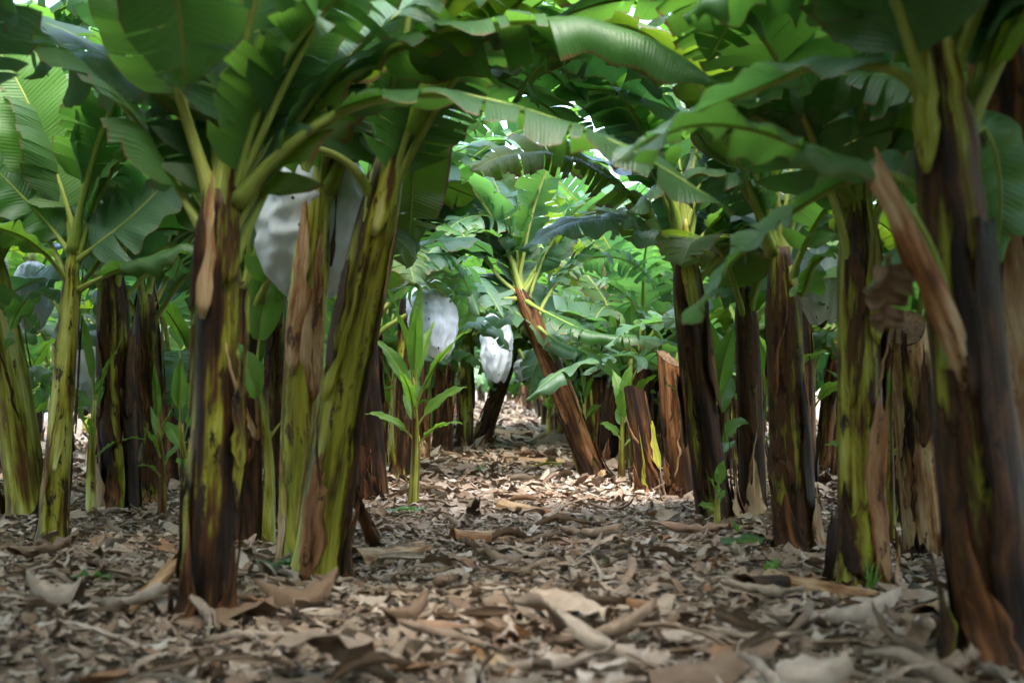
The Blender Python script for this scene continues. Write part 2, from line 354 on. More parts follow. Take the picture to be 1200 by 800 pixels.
def sheath(sp, plant, mat, th, dth, t0, t1, off=0.008, flare=0.0, seed=0, n=16, k=9, taper=0.45, ragged=0.03, drift=0.0, thick=0.004, flare_base=0.0, name='sheath'):
    """one dry or green leaf sheath wrapped round the stem, a thin curved plate with real edges"""
    R = np.random.RandomState(seed); g = np.linspace(-1, 1, k); u = np.linspace(0, 1, n)
    ts = t0 + (t1 - t0) * u; p, T, A, B = sp.at(np.clip(ts, 0, 1)); extra = np.clip(ts - 1, 0, None) * sp.L
    wd = dth / 2 * (1 - taper * u ** 1.6) * (1 + 0.12 * np.sin(u * 7 + R.rand() * 6)) * (1 if t0 < 0.02 else np.sqrt(np.clip(u / 0.35, 0.02, 1)))
    cen = np.cumsum(R.randn(n)) * 0.05
    ang = th + drift * u[:, None] + cen[:, None] + wd[:, None] * g[None] * (1 + 0.10 * R.randn(n)[:, None] * (np.abs(g)[None] > 0.9))
    jag = np.cumsum(R.randn(k)) * 0.4 + R.randn(k) * 0.5
    rr = sp.r(np.clip(ts, 0, 1))[:, None] * 1.06 + off + flare * u[:, None] ** 2.5 + flare_base * (1 - u[:, None]) ** 3 + 0.006 * np.abs(g)[None] ** 3 * R.rand() + 0.003 * np.sin(ang * 6 + u[:, None] * 9)
    lift = (ragged * jag[None] * u[:, None] ** 6 + extra[:, None])
    def surf(rad): return p[:, None] + rad[..., None] * (np.cos(ang)[..., None] * A[:, None] + np.sin(ang)[..., None] * B[:, None]) + lift[..., None] * T[:, None]
    V = np.vstack([surf(rr).reshape(-1, 3), surf(rr - thick).reshape(-1, 3)]); h = n * k
    F = []
    for i in range(n - 1):
        for j in range(k - 1):
            a0 = i * k + j; F += [(a0, a0 + 1, a0 + k + 1, a0 + k), (h + a0 + k, h + a0 + k + 1, h + a0 + 1, h + a0)]
    rim = [i * k for i in range(n)] + [(n - 1) * k + j for j in range(1, k)] + [i * k + k - 1 for i in range(n - 2, -1, -1)] + [j for j in range(k - 2, 0, -1)]
    F += [(rim[q], rim[(q + 1) % len(rim)], h + rim[(q + 1) % len(rim)], h + rim[q]) for q in range(len(rim))]
    uu = np.stack([np.repeat(wd, k) * np.tile(g, n) * sp.rb + seed * 0.37, np.repeat(ts * sp.L, k)], 1)
    return mesh_obj(name, V, F, M[mat], plant, np.vstack([uu, uu]))
def dress(sp, plant, seed, mats, count, low=True, k=9, n=14):
    R = np.random.RandomState(seed)
    for q in range(count * 2):
        t0 = R.uniform(-0.35, 0.6); t1 = min(1.0, t0 + R.uniform(0.14, 0.5)); t0 = max(t0, 0)
        if q == 0: t0, t1 = 0.0, R.uniform(0.3, 0.55)
        sheath(sp, plant, mats[R.randint(len(mats))], R.uniform(0, 6.28), R.uniform(0.35, 1.5), t0, t1, 0.003 + 0.0025 * q, max(0, R.randn()) * 0.012, seed * 13 + q, n, k, R.uniform(0.3, 0.95), R.uniform(0.03, 0.09), R.uniform(-0.45, 0.45), 0.003)
    for q in range(5):                                   # thin peeling strips
        t0 = R.uniform(0, 0.6)
        sheath(sp, plant, ['st_red', 'st_tan', 'st_dark', 'st_red'][R.randint(4)], R.uniform(0, 6.28), R.uniform(0.12, 0.32), t0, min(1, t0 + R.uniform(0.15, 0.4)), 0.010 + 0.002 * q, abs(R.randn()) * 0.03, seed * 19 + q, n, 3, 0.9, 0.03, R.uniform(-.7, .7), 0.003)
    if low:
        for q in range(4):
            sheath(sp, plant, ['st_red', 'st_tan', 'st_dark', 'st_red'][R.randint(4)], R.uniform(0, 6.28), R.uniform(0.6, 1.5), 0.0, R.uniform(0.06, 0.24), 0.014 + 0.006 * q, 0.012 + 0.02 * R.rand(), seed * 17 + q, 8, 8, 0.7, 0.07, R.uniform(-.3, .3), 0.003, flare_base=0.03)

def crown(plant, sp, seed, n_leaves, L, W, mats=('leaf', 'leaf_blue', 'leaf', 'leaf_blue', 'leaf', 'leaf_blue', 'leaf_old'), joined=False, nseg=36, J=4, az0=None, e_hi=78, e_lo=18, shred=0.22, skip=None, sag_mul=1.0):
    R = np.random.RandomState(seed); az = R.rand() * 6.28 if az0 is None else az0
    for q in range(n_leaves):
        f = q / max(1, n_leaves - 1)                    # 0 = youngest, upright
        az += 2.4 + R.uniform(-0.35, 0.35)
        if skip and skip(az): az += 1.9
        t = 1.0 - 0.17 * f; p, T, A, B = sp.at(t); ca = np.array((math.cos(az), math.sin(az), 0))
        st = p + float(sp.r(t)) * (0.5 + 0.3 * f) * ca; tl = t - 0.12; root_p = sp.at(tl)[0] + float(sp.r(tl)) * 0.62 * ca
        e0 = e_hi + (e_lo + 32 - e_hi) * f + R.uniform(-8, 8); sag = (35 + 75 * f + R.uniform(-12, 25)) * sag_mul
        add_leaf(plant, np.vstack([root_p[None], arc_ctrl(st, az, e0, L * R.uniform(0.85, 1.12) * (0.8 + 0.2 * math.sin(math.pi * min(1, f + 0.25))), sag, 8, R.uniform(-0.4, 0.4))]),
                 W * R.uniform(0.85, 1.15), mats[R.randint(len(mats))], 'rib', joined, petiole=0.24, fold=R.uniform(12, 34), droop=R.uniform(12, 70) * (0.5 + 0.5 * f) + 8,
                 tears=int(R.choice([4, 8, 14, 20, 24, 26])), shred=shred * R.uniform(0.5, 1.5), seed=seed * 31 + q, nseg=nseg, J=J, roll=R.uniform(-35, 35), r0=0.024 + 0.006 * R.rand(), rbase=2.0, tuck=True)

# ------------------------------------------------------------------ ground
def ground():
    xs = np.unique(np.concatenate([-np.geomspace(9, 700, 26), np.linspace(-9, 9, 150), np.geomspace(9, 700, 26)]))
    ys = np.unique(np.concatenate([-np.geomspace(3, 400, 20), np.linspace(-3, 22, 210), np.geomspace(22, 1200, 60)]))
    X, Y = np.meshgrid(xs, ys); Z = Gn(X, Y) - 0.006
    n, k = Y.shape
    F = [(i * k + j, i * k + j + 1, (i + 1) * k + j + 1, (i + 1) * k + j) for i in range(n - 1) for j in range(k - 1)]
    o = mesh_obj('ground', np.stack([X.ravel(), Y.ravel(), Z.ravel()], 1), F, M['ground']); o['kind'] = 'structure'
ground()

# ------------------------------------------------------------------ hero plants
HEROES = []
def hero_stem(label, base_px, top_px, r_bot, r_top, core='st_green', mid_px=None, name='banana_plant', cat='banana plant', dtop=0.0, n_sheath=4, mats=('st_dark', 'st_red', 'st_green'), seed=1, low=True, top_cap=None, slant=0.0, d=None):
    b = base_at(*base_px); d = b[1] if d is None else d
    if d != b[1]: b = P(base_px[0], base_px[1], d); b[2] = G(b[0], b[1])
    ctrl = [b - np.array((0, 0, 0.03))]
    if mid_px is not None: ctrl.append(P(*mid_px, d + dtop * 0.5))
    ctrl.append(P(*top_px, d + dtop))
    root = empty(name, b, label, cat)
    sp = StemPath([c - b for c in ctrl], r_bot, r_top)
    sp.taper = 0.0 if top_cap else 0.5
    stem_core(sp, root, core, seed, top_cap=top_cap, slant=slant)
    if n_sheath or low: dress(sp, root, seed, mats, n_sheath, low)
    if name == 'banana_plant': HEROES.append((root, sp, seed, b))
    return root, sp, b, d
def pl(root, b, pts, W, mat='leaf', d=None, **kw):       # leaf through photo pixels: (px, py, distance)
    return add_leaf(root, [P(*q) for q in pts], W, mat, origin=b, **kw)
TOCAM = (0, -1, 0.25)

# front stem on the bag side of the path, leaves fan out low
r, sp, b, d = hero_stem('banana plant with slim olive and dark brown stem, long leaf arching over the path', (243, 725), (260, 222), 0.098, 0.075, seed=3, n_sheath=5, mats=('st_green', 'st_green', 'st_dark', 'st_red'))
for q, (th, w_, a0, a1, mt) in enumerate(((-1.9, 1.2, 0.70, 1.02, 'st_tan'), (-1.1, 1.0, 0.78, 1.04, 'st_dark'), (-2.6, 0.9, 0.72, 1.0, 'st_red'))):
    sheath(sp, r, mt, th, w_, a0, a1, 0.014 + 0.004 * q, 0.02, 300 + q, 10, 8, 0.75, 0.05)
pl(r, b, [(250, 235, d), (228, 170, d - .02), (208, 105, d - .1), (190, 40, d - .2), (165, -70, d - .35), (130, -160, d - .5)], 0.5, up=TOCAM, petiole=0.32, fold=10, droop=50, tears=5, seed=1, r0=0.03)
pl(r, b, [(262, 232, d), (262, 150, d + .05), (252, 70, d + .1), (236, 0, d + .15), (222, -90, d + .2), (215, -170, d + .3)], 0.52, 'leaf_old', up=TOCAM, petiole=0.2, fold=14, droop=18, tears=2, seed=2, r0=0.026)
pl(r, b, [(272, 232, d), (298, 150, d + .1), (330, 70, d + .2), (358, 5, d + .3), (395, -80, d + .4), (430, -140, d + .45)], 0.50, 'leaf_blue', up=TOCAM, petiole=0.25, fold=-6, droop=8, tears=3, seed=3, r0=0.026)
pl(r, b, [(276, 238, d - .02), (318, 190, d - .06), (375, 145, d - .1), (440, 117, d - .15), (530, 112, d - .2), (640, 138, d - .25), (745, 180, d - .3), (860, 250, d - .35)], 0.52, 'leaf', up=(0.15, -0.2, 1), petiole=0.24, fold=10, droop=48, tears=9, shred=0.2, seed=4, r0=0.032)
pl(r, b, [(270, 236, d + .06), (320, 165, d + .15), (392, 95, d + .25), (470, 48, d + .3), (560, 30, d + .3), (690, 28, d + .25), (790, 62, d + .2), (850, 110, d + .2)], 0.62, 'leaf', up=(0.1, -0.1, 1), petiole=0.26, fold=12, droop=50, tears=8, shred=0.24, seed=5, r0=0.03)
pl(r, b, [(256, 236, d + .05), (215, 165, d + .3), (150, 90, d + .6), (70, 35, d + .9), (-20, 20, d + 1.2), (-110, 70, d + 1.4)], 0.5, 'leaf', petiole=0.25, fold=20, droop=80, tears=8, seed=6)

# tan-wrapped stem in front of the big bag
r, sp, b, d = hero_stem('banana plant with pale tan peeling stem right in front of large white bag', (352, 662), (377, 172), 0.105, 0.082, core='st_pale', mid_px=(356, 430), seed=9, n_sheath=0, low=False)
sheath(sp, r, 'st_tan', -1.9, 1.5, 0.46, 0.88, 0.006, 0.0, 91, 16, 10, 0.9, 0.05)
sheath(sp, r, 'st_tan', -1.0, 1.2, 0.40, 0.76, 0.010, 0.0, 92, 16, 10, 0.8, 0.04)
sheath(sp, r, 'st_tan', -2.4, 0.5, 0.0, 0.30, 0.008, 0.0, 93, 16, 10, 0.6, 0.04)
sheath(sp, r, 'st_lime', -1.5, 1.6, 0.0, 0.5, 0.004, 0.0, 94, 16, 10, 0.3, 0.04)
sheath(sp, r, 'st_dark', -0.3, 0.6, 0.72, 1.0, 0.012, 0.03, 95, 12, 7, 0.8, 0.04)
for k, pts in enumerate(([(370, 215, d), (352, 170, d - .05), (330, 120, d - .1), (290, 40, d), (250, -60, d + .2), (220, -140, d + .3)], [(382, 200, d), (398, 150, d), (425, 80, d + .1), (455, 0, d + .2), (480, -90, d + .3)],
                         [(376, 190, d), (372, 120, d + .1), (366, 40, d + .2), (350, -60, d + .3), (330, -150, d + .3)], [(384, 225, d), (405, 180, d - .05), (440, 130, d), (500, 70, d + .3), (600, 60, d + .8), (690, 120, d + 1.2)])):
    pl(r, b, pts, 0.5, ('leaf', 'leaf_blue', 'leaf_old', 'leaf')[k], up=TOCAM if k < 3 else (0, 0, 1), petiole=0.3, fold=12, droop=40, tears=6, seed=20 + k, r0=0.034, rbase=1.9)

# stem leaning over toward the path beside the tan one
r, sp, b, d = hero_stem('banana plant with thick dark and lime stem leaning toward the path, beside tan stem', (368, 682), (466, 150), 0.110, 0.082, mid_px=(408, 425), seed=14, core='st_lime', n_sheath=2, mats=('st_lime', 'st_green'))
sheath(sp, r, 'st_dark', -0.15, 1.25, 0.0, 0.78, 0.012, 0.0, 141, 22, 12, 0.25, 0.04)
sheath(sp, r, 'st_red', -1.9, 0.95, 0.02, 0.30, 0.016, 0.004, 142, 14, 10, 0.5, 0.05)
sheath(sp, r, 'st_pale', -1.5, 2.1, 0.76, 1.10, 0.006, 0.0, 143, 14, 11, 0.82, 0.0)
sheath(sp, r, 'st_dark', -2.4, 0.9, 0.46, 0.68, 0.012, 0.01, 144, 12, 8, 0.5, 0.04)
sheath(sp, r, 'st_lime', -2.2, 1.3, 0.40, 0.93, 0.010, 0.0, 145, 16, 9, 0.2, 0.0)
pl(r, b, [(440, 262, d - .03), (432, 225, d - .06), (408, 192, d - .1), (375, 176, d - .1), (338, 178, d - .05), (300, 205, d), (275, 250, d)], 0.24, 'leaf', petiole=0.52, fold=18, droop=80, tears=4, seed=31, r0=0.036, rbase=1.5)
pl(r, b, [(466, 165, d), (472, 90, d), (478, 10, d + .05), (486, -80, d + .1), (500, -170, d + .2)], 0.5, 'leaf_young', up=TOCAM, petiole=0.36, fold=20, droop=20, tears=2, seed=32, r0=0.036)
pl(r, b, [(470, 165, d + .03), (484, 128, d + .2), (487, 138, d + .5), (484, 190, d + .66), (482, 245, d + .7), (478, 296, d + .7)], 0.40, 'leaf_old', up=TOCAM, petiole=0.3, fold=3, droop=12, tears=2, seed=33)
pl(r, b, [(474, 160, d), (510, 95, d + .1), (560, 50, d + .3), (640, 40, d + .7), (730, 75, d + 1.1), (800, 140, d + 1.4)], 0.5, 'leaf_blue', petiole=0.22, fold=16, droop=85, tears=14, shred=0.28, seed=34)
pl(r, b, [(470, 170, d + .05), (500, 105, d + .5), (555, 88, d + 1.0), (620, 112, d + 1.4), (690, 165, d + 1.7)], 0.6, 'leaf', petiole=0.2, fold=14, droop=40, tears=12, seed=36)
pl(r, b, [(460, 165, d + .05), (455, 90, d + .3), (430, 10, d + .6), (390, -60, d + .9), (340, -110, d + 1.2)], 0.5, 'leaf', petiole=0.26, fold=16, droop=50, tears=6, seed=35)

# reddish hanging sheath stem and dark stem behind
r, sp, b, d = hero_stem('banana stem wrapped in a long rust red sheath between olive stem and tan stem', (290, 640), (288, 330), 0.085, 0.07, core='st_red', seed=17, n_sheath=3, mats=('st_red', 'st_tan', 'st_red'))
crown(r, sp, 171, 5, 1.5, 0.45, e_lo=30, skip=lambda a: math.sin(a) < -0.1)
r, sp, b, d = hero_stem('dark thin banana stem seen through gap beside rust red sheath', (324, 622), (322, 250), 0.075, 0.065, core='st_dark', seed=18, n_sheath=2, mats=('st_dark', 'st_red'))
crown(r, sp, 181, 6, 1.7, 0.5, e_lo=25, skip=lambda a: math.sin(a) < -0.1)

# pair of nearly black stems further in, and the yellow leaning stem beside the young plant
r, sp, b, d = hero_stem('tall nearly black banana stem, left one of a close dark pair by the small bag', (142, 600), (130, 300), 0.115, 0.10, core='st_dark', seed=21, n_sheath=4, mats=('st_dark', 'st_dark', 'st_red'))
sheath(sp, r, 'st_green', -1.4, 0.35, 0.0, 0.95, 0.02, 0, 211, 16, 5, 0.2, 0.02); crown(r, sp, 211, 8, 1.9, 0.52)
r['label'] = 'nearly black banana stem standing against the small dotted bag, one of a dark pair'
r, sp, b, d = hero_stem('brown-black banana stem with broken dry sheath, paired with the nearly black stem', (178, 592), (170, 345), 0.105, 0.095, core='st_dark', seed=22, n_sheath=4, mats=('st_dark', 'st_red'))
crown(r, sp, 221, 7, 1.8, 0.5)
r, sp, b, d = hero_stem('pale yellow-green banana stem leaning away from path beside young plant', (36, 608), (-22, 260), 0.135, 0.10, core='st_pale', mid_px=(10, 430), seed=24, n_sheath=1, mats=('st_tan',))
crown(r, sp, 241, 7, 1.9, 0.55, e_lo=30)
pl(r, b, [(-20, 275, d), (-8, 160, d), (25, 60, d), (85, 5, d), (160, 0, d), (230, 40, d)], 0.65, 'leaf', petiole=0.2, fold=14, droop=45, tears=10, seed=2411)
pl(r, b, [(-20, 275, d), (-10, 180, d + .3), (10, 90, d + .5), (60, 30, d + .7), (120, 40, d + .8), (170, 90, d + .8)], 0.6, 'leaf_blue', petiole=0.2, fold=14, droop=60, tears=20, seed=2412)
r, sp, b, d = hero_stem('young banana plant with slim green stem and large upright fresh leaf', (62, 636), (86, 285), 0.075, 0.045, core='st_green', seed=26, n_sheath=2, mats=('st_pale', 'st_green'), low=False)
pl(r, b, [(92, 300, d), (84, 262, d), (70, 215, d), (42, 140, d), (5, 70, d), (-40, 10, d)], 0.52, 'leaf_young', up=(0.35, -1, 0.1), petiole=0.16, fold=18, droop=10, tears=0, seed=41, r0=0.02)
pl(r, b, [(90, 305, d), (110, 290, d - .05), (150, 258, d - .1), (190, 220, d - .1), (238, 180, d - .05)], 0.46, 'leaf_blue', up=(-0.3, -0.9, 0.5), petiole=0.12, fold=10, droop=25, tears=2, seed=42, r0=0.018)
pl(r, b, [(84, 300, d), (62, 270, d), (30, 235, d - .1), (-10, 195, d - .2), (-40, 180, d - .2)], 0.36, 'leaf', up=(0.2, -0.8, 0.6), petiole=0.14, fold=12, droop=30, tears=1, seed=43, r0=0.018)
pl(r, b, [(80, 330, d), (55, 300, d - .1), (20, 275, d - .2), (-25, 268, d - .3), (-70, 300, d - .3)], 0.36, 'leaf_young', petiole=0.2, fold=20, droop=60, tears=2, seed=44, r0=0.018)
pl(r, b, [(92, 340, d), (120, 325, d - .1), (165, 306, d - .25), (220, 290, d - .35), (268, 290, d - .4)], 0.34, 'leaf', petiole=0.2, fold=22, droop=70, tears=2, seed=45, r0=0.018)
pl(r, b, [(88, 310, d), (95, 240, d + .2), (110, 150, d + .5), (140, 80, d + .8), (180, 50, d + 1.1)], 0.4, 'leaf_young', up=TOCAM, petiole=0.2, fold=20, droop=30, tears=2, seed=46, r0=0.018)
pl(r, b, [(78, 380, d), (60, 350, d + .1), (38, 345, d + .15), (18, 372, d + .2), (6, 410, d + .2)], 0.2, 'leaf', petiole=0.25, fold=25, droop=60, tears=0, seed=47, r0=0.014)

# centre-left: stems around the dotted bag
r, sp, b, d = hero_stem('brown banana stem beside the dotted white bag, broad dry stub at its foot', (440, 588), (425, 330), 0.10, 0.085, core='st_dark', seed=51, n_sheath=4, mats=('st_red', 'st_dark'))
crown(r, sp, 511, 8, 1.8, 0.5)
r, sp, b, d = hero_stem('banana plant carrying the dotted white bag, olive and rust streaked stem', (474, 562), (478, 330), 0.105, 0.085, core='st_green', seed=52, n_sheath=4, mats=('st_red', 'st_green', 'st_tan'))
crown(r, sp, 521, 6, 1.8, 0.5, skip=lambda a: math.sin(a) < -0.1)
pl(r, b, [(480, 345, d), (492, 312, d - .2), (515, 298, d - .4), (540, 318, d - .6), (562, 370, d - .7)], 0.34, 'leaf_blue', petiole=0.12, fold=10, droop=60, tears=6, seed=5211)
pl(r, b, [(480, 345, d), (500, 250, d), (540, 170, d), (590, 135, d), (650, 150, d), (700, 195, d)], 0.75, 'leaf_blue', petiole=0.2, fold=14, droop=50, tears=22, shred=0.28, seed=5213, nseg=60)
pl(r, b, [(482, 345, d), (520, 255, d + .3), (570, 200, d + .5), (620, 195, d + .6), (670, 240, d + .6)], 0.6, 'leaf', petiole=0.2, fold=14, droop=60, tears=22, shred=0.28, seed=5214, nseg=60)
pl(r, b, [(476, 345, d), (470, 300, d - .1), (455, 275, d - .2), (425, 290, d - .3)], 0.34, 'leaf', petiole=0.15, fold=10, droop=60, tears=6, seed=5212)
r, sp, b, d = hero_stem('leaning dark banana stem beneath the far grey-white bag at path edge', (563, 519), (603, 405), 0.135, 0.11, core='st_dark', seed=53, n_sheath=3, mats=('st_dark', 'st_green'))
crown(r, sp, 531, 8, 2.2, 0.6)
for q, (px, py, tx, ty, mt, lab) in enumerate(((518, 530, 520, 375, 'st_red', 'rust brown banana stem in the row just behind the dotted bag'), (545, 524, 548, 385, 'st_green', 'yellow-olive banana stem between rust brown stem and leaning dark stem'))):
    r, sp, b, d = hero_stem(lab, (px, py), (tx, ty), 0.125, 0.10, core=mt, seed=60 + q, n_sheath=3)
    crown(r, sp, 600 + q, 8, 2.0, 0.55)

# other side of the path
r, sp, b, d = hero_stem('rust brown banana stem leaning steeply over the path, alone in the opening', (697, 562), (607, 335), 0.100, 0.085, core='st_red', mid_px=(655, 450), seed=71, n_sheath=4, mats=('st_red', 'st_dark', 'st_green'))
for k, pts in enumerate(([(608, 345, d), (585, 325, d), (560, 295, d), (500, 250, d + .3), (440, 240, d + .6)], [(604, 350, d), (580, 352, d - .1), (545, 368, d - .2), (500, 390, d - .3)], [(612, 350, d), (650, 372, d - .3), (700, 392, d - .5), (770, 398, d - .6), (830, 420, d - .6)],
                         [(612, 340, d), (640, 300, d), (690, 262, d), (760, 250, d), (820, 290, d)], [(607, 338, d), (612, 290, d), (625, 230, d), (650, 170, d)], [(606, 340, d), (590, 280, d + .2), (580, 220, d + .4), (590, 170, d + .5)],
                         [(618, 372, d), (655, 402, d - .2), (690, 418, d - .4), (650, 440, d - .6), (615, 470, d - .7)])):
    pl(r, b, pts, (0.5, 0.3, 0.42, 0.55, 0.5, 0.5, 0.42)[k], ('leaf_blue', 'leaf_young', 'leaf', 'leaf_blue', 'leaf', 'leaf_old', 'leaf_blue')[k], petiole=0.18, fold=20, droop=75, tears=(12, 2, 8, 20, 6, 6, 3)[k], shred=0.22, seed=700 + k, r0=0.024)
pl(r, b, [(610, 345, d), (603, 292, d), (578, 256, d - .2), (535, 262, d - .4), (492, 312, d - .5)], 0.5, 'leaf_blue', up=(0, -.3, 1), petiole=0.16, fold=8, droop=60, tears=24, shred=0.3, seed=7111, nseg=56)
pl(r, b, [(612, 345, d), (650, 285, d), (700, 240, d - .1), (755, 232, d - .2), (800, 262, d - .3)], 0.55, 'leaf_blue', up=(0, -.3, 1), petiole=0.16, fold=8, droop=60, tears=24, shred=0.3, seed=7112, nseg=56)
r, sp, b, d = hero_stem('cut banana stump with orange-green side, standing behind the steeply leaning stem', (764, 576), (744, 458), 0.115, 0.085, name='banana_stump', cat='stump', core='st_red', seed=72, n_sheath=2, mats=('st_red', 'st_lime'), top_cap=True, slant=0.05)
r, sp, b, d = hero_stem('rust-orange banana stem with torn top leaning against the dark stem', (800, 588), (783, 420), 0.11, 0.08, core='st_red', seed=73, n_sheath=3, mats=('st_red', 'st_dark'), name='banana_stump', cat='stump', top_cap=True, slant=0.07)
r, sp, b, d = hero_stem('dark banana plant with green sucker leaves growing up against it', (842, 612), (800, 275), 0.105, 0.085, core='st_dark', mid_px=(816, 440), seed=74, n_sheath=4, mats=('st_dark', 'st_red'))
sheath(sp, r, 'st_pale', -1.4, 1.6, 0.72, 1.05, 0.01, 0, 741, 12, 9, 0.7, 0); crown(r, sp, 741, 5, 1.8, 0.5, skip=lambda a: math.sin(a) < -0.1)
pl(r, b, [(798, 300, d), (770, 272, d - .1), (720, 258, d - .2), (665, 262, d - .3), (610, 292, d - .4)], 0.46, 'leaf_blue', up=(0, -0.3, 1), petiole=0.14, fold=12, droop=50, tears=6, seed=7412)
pl(r, b, [(804, 300, d), (796, 200, d), (775, 100, d + .1), (720, 30, d + .2), (640, 10, d + .3), (560, 50, d + .4)], 0.6, 'leaf', petiole=0.2, fold=14, droop=45, tears=22, shred=0.28, seed=7413, nseg=60)
pl(r, b, [(806, 300, d), (850, 250, d - .1), (895, 240, d - .15), (940, 265, d - .2)], 0.4, 'leaf', petiole=0.2, fold=14, droop=60, tears=8, seed=7414)
r, sp, b, d = hero_stem('second dark banana stem behind sucker leaves, rusty sheath at mid height', (884, 604), (872, 330), 0.085, 0.075, core='st_dark', seed=75, n_sheath=3, mats=('st_dark', 'st_red'))
crown(r, sp, 751, 7, 1.8, 0.5)
r, sp, b, d = hero_stem('straight dark banana stem blotched lime near top, with the wrapped bunch behind', (932, 642), (914, 290), 0.104, 0.088, core='st_dark', seed=76, n_sheath=4, mats=('st_dark', 'st_dark', 'st_red'))
for k, pts in enumerate(([(918, 300, d), (940, 345, d - .1), (955, 310, d - .15), (990, 290, d - .2), (1040, 300, d - .2)], [(912, 300, d), (890, 220, d), (850, 160, d + .2), (780, 130, d + .5)], [(914, 295, d), (925, 200, d + .2), (945, 110, d + .4), (975, 30, d + .6)],
                         [(910, 300, d), (880, 235, d - .1), (840, 205, d - .2), (780, 215, d - .2), (735, 250, d - .2)], [(916, 300, d), (905, 200, d), (880, 100, d), (840, 20, d), (790, -40, d)], [(908, 298, d), (860, 130, d - .1), (765, 15, d - .1), (660, -8, d), (580, 45, d + .1)], [(905, 298, d), (850, 150, d - .3), (770, 50, d - .4), (700, 30, d - .4), (640, 70, d - .3), (600, 120, d - .3)])):
    pl(r, b, pts, (0.26, 0.5, 0.5, 0.5, 0.5, 0.7, 0.6)[k], ('leaf_young', 'leaf_blue', 'leaf', 'leaf_blue', 'leaf_old', 'leaf', 'leaf_old')[k], petiole=0.22, fold=18, droop=(70, 70, 70, 70, 70, 35, 40)[k], tears=(3, 10, 8, 14, 5, 8, 6)[k], shred=0.2, seed=760 + k, r0=0.028, rbase=1.8)
r, sp, b, d = hero_stem('upright olive and black banana stem with grass tuft at its foot', (1012, 690), (1004, 225), 0.112, 0.088, core='st_green', seed=77, n_sheath=4, mats=('st_dark', 'st_green', 'st_red'))
sheath(sp, r, 'st_red', -1.15, 0.8, 0.02, 0.46, 0.02, 0.004, 771, 16, 8, 0.2, 0.05); sheath(sp, r, 'st_pale', -1.2, 0.9, 0.62, 1.02, 0.012, 0, 772, 14, 8, 0.8, 0)
for k, pts in enumerate(([(996, 240, d), (975, 180, d), (940, 110, d + .1), (880, 30, d + .2), (800, -40, d + .3)], [(1002, 235, d), (990, 150, d + .1), (985, 60, d + .2), (995, -50, d + .3)], [(1006, 235, d), (1004, 130, d), (1000, 20, d - .1), (985, -90, d - .1)],
                         [(1010, 240, d), (1040, 160, d + .1), (1075, 90, d + .2), (1120, 30, d + .3)], [(1000, 240, d), (960, 190, d - .1), (915, 150, d - .2), (850, 130, d - .3), (780, 150, d - .3), (720, 200, d - .3)], [(1000, 238, d), (935, 95, d), (845, 12, d), (745, -2, d), (655, 22, d), (600, 65, d)],
                         [(1010, 225, d + .1), (1035, 150, d + .3), (1055, 130, d + .4), (1062, 180, d + .5), (1060, 245, d + .5)])):
    pl(r, b, pts, (0.5, 0.5, 0.5, 0.5, 0.46, 0.6, 0.46)[k], ('leaf_old', 'leaf', 'leaf_blue', 'leaf', 'leaf', 'leaf', 'leaf')[k], up=TOCAM if k in (1, 2, 6) else (0, 0, 1), petiole=0.27, fold=14, droop=(40, 40, 20, 45, 45, 40, 15)[k], tears=(5, 6, 4, 8, 9, 9, 2)[k], shred=0.2, seed=770 + k, r0=0.03, rbase=1.9)
r, sp, b, d = hero_stem('cut brown banana stump with slanted open top behind the grass tuft stem', (1092, 648), (1062, 385), 0.130, 0.098, name='banana_stump', cat='stump', core='st_tan', seed=78, n_sheath=2, mats=('st_red', 'st_red'), top_cap=True, slant=0.09)
sheath(sp, r, 'st_green', -2.2, 0.35, 0.4, 0.98, 0.006, 0, 781, 12, 5, 0.1, 0.02)
r, sp, b, d = hero_stem('thin shaded banana stem standing between the cut stump and big near trunk', (1112, 612), (1110, 330), 0.07, 0.065, core='st_dark', seed=79, n_sheath=2)
crown(r, sp, 791, 6, 1.7, 0.5, skip=lambda a: math.sin(a) < -0.1)

# the nearest trunk and the brown one behind it
r, sp, b, d = hero_stem('thickest banana plant, near-black and lime trunk with brown dead leaf stalk hanging beside', (1172, 775), (1096, 40), 0.108, 0.080, core='st_dark', mid_px=(1128, 400), seed=81, n_sheath=3, mats=('st_dark', 'st_dark', 'st_dark'))
sheath(sp, r, 'st_dark', -1.0, 1.6, 0.0, 0.7, 0.022, 0.0, 811, 20, 11, 0.3, 0.03); sheath(sp, r, 'st_pale', -1.3, 1.3, 0.64, 1.0, 0.016, 0, 812, 14, 9, 0.8, 0)
sheath(sp, r, 'st_pale', -2.4, 1.0, 0.78, 1.04, 0.018, 0.02, 813, 12, 8, 0.8, 0); sheath(sp, r, 'st_dark', -1.8, 0.5, 0.42, 0.86, 0.024, 0.0, 814, 14, 6, 0.5, 0.04)
pl(r, b, [(1116, 430, d - .06), (1102, 330, d - .1), (1072, 258, d - .16), (1030, 212, d - .2), (960, 182, d - .2), (880, 152, d - .2), (800, 150, d - .2), (730, 190, d - .2)], 0.30, 'leaf', up=(0, 0.0, 1), petiole=0.45, fold=18, droop=45, tears=5, seed=811, r0=0.026, rbase=1.6)
pl(r, b, [(1112, 300, d), (1085, 235, d + .1), (1045, 205, d + .2), (1000, 210, d + .3), (930, 248, d + .4), (865, 300, d + .45), (800, 380, d + .5)], 0.32, 'leaf', up=(-0.1, -0.2, 1), petiole=0.28, fold=18, droop=30, tears=4, seed=812, r0=0.024)
pl(r, b, [(1092, 140, d), (1070, 100, d), (1030, 78, d), (960, 78, d + .1), (880, 108, d + .2), (800, 140, d + .3), (720, 190, d + .3)], 0.34, 'leaf_blue', up=(0, -0.15, 1), petiole=0.16, fold=22, droop=50, tears=6, seed=813, r0=0.024)
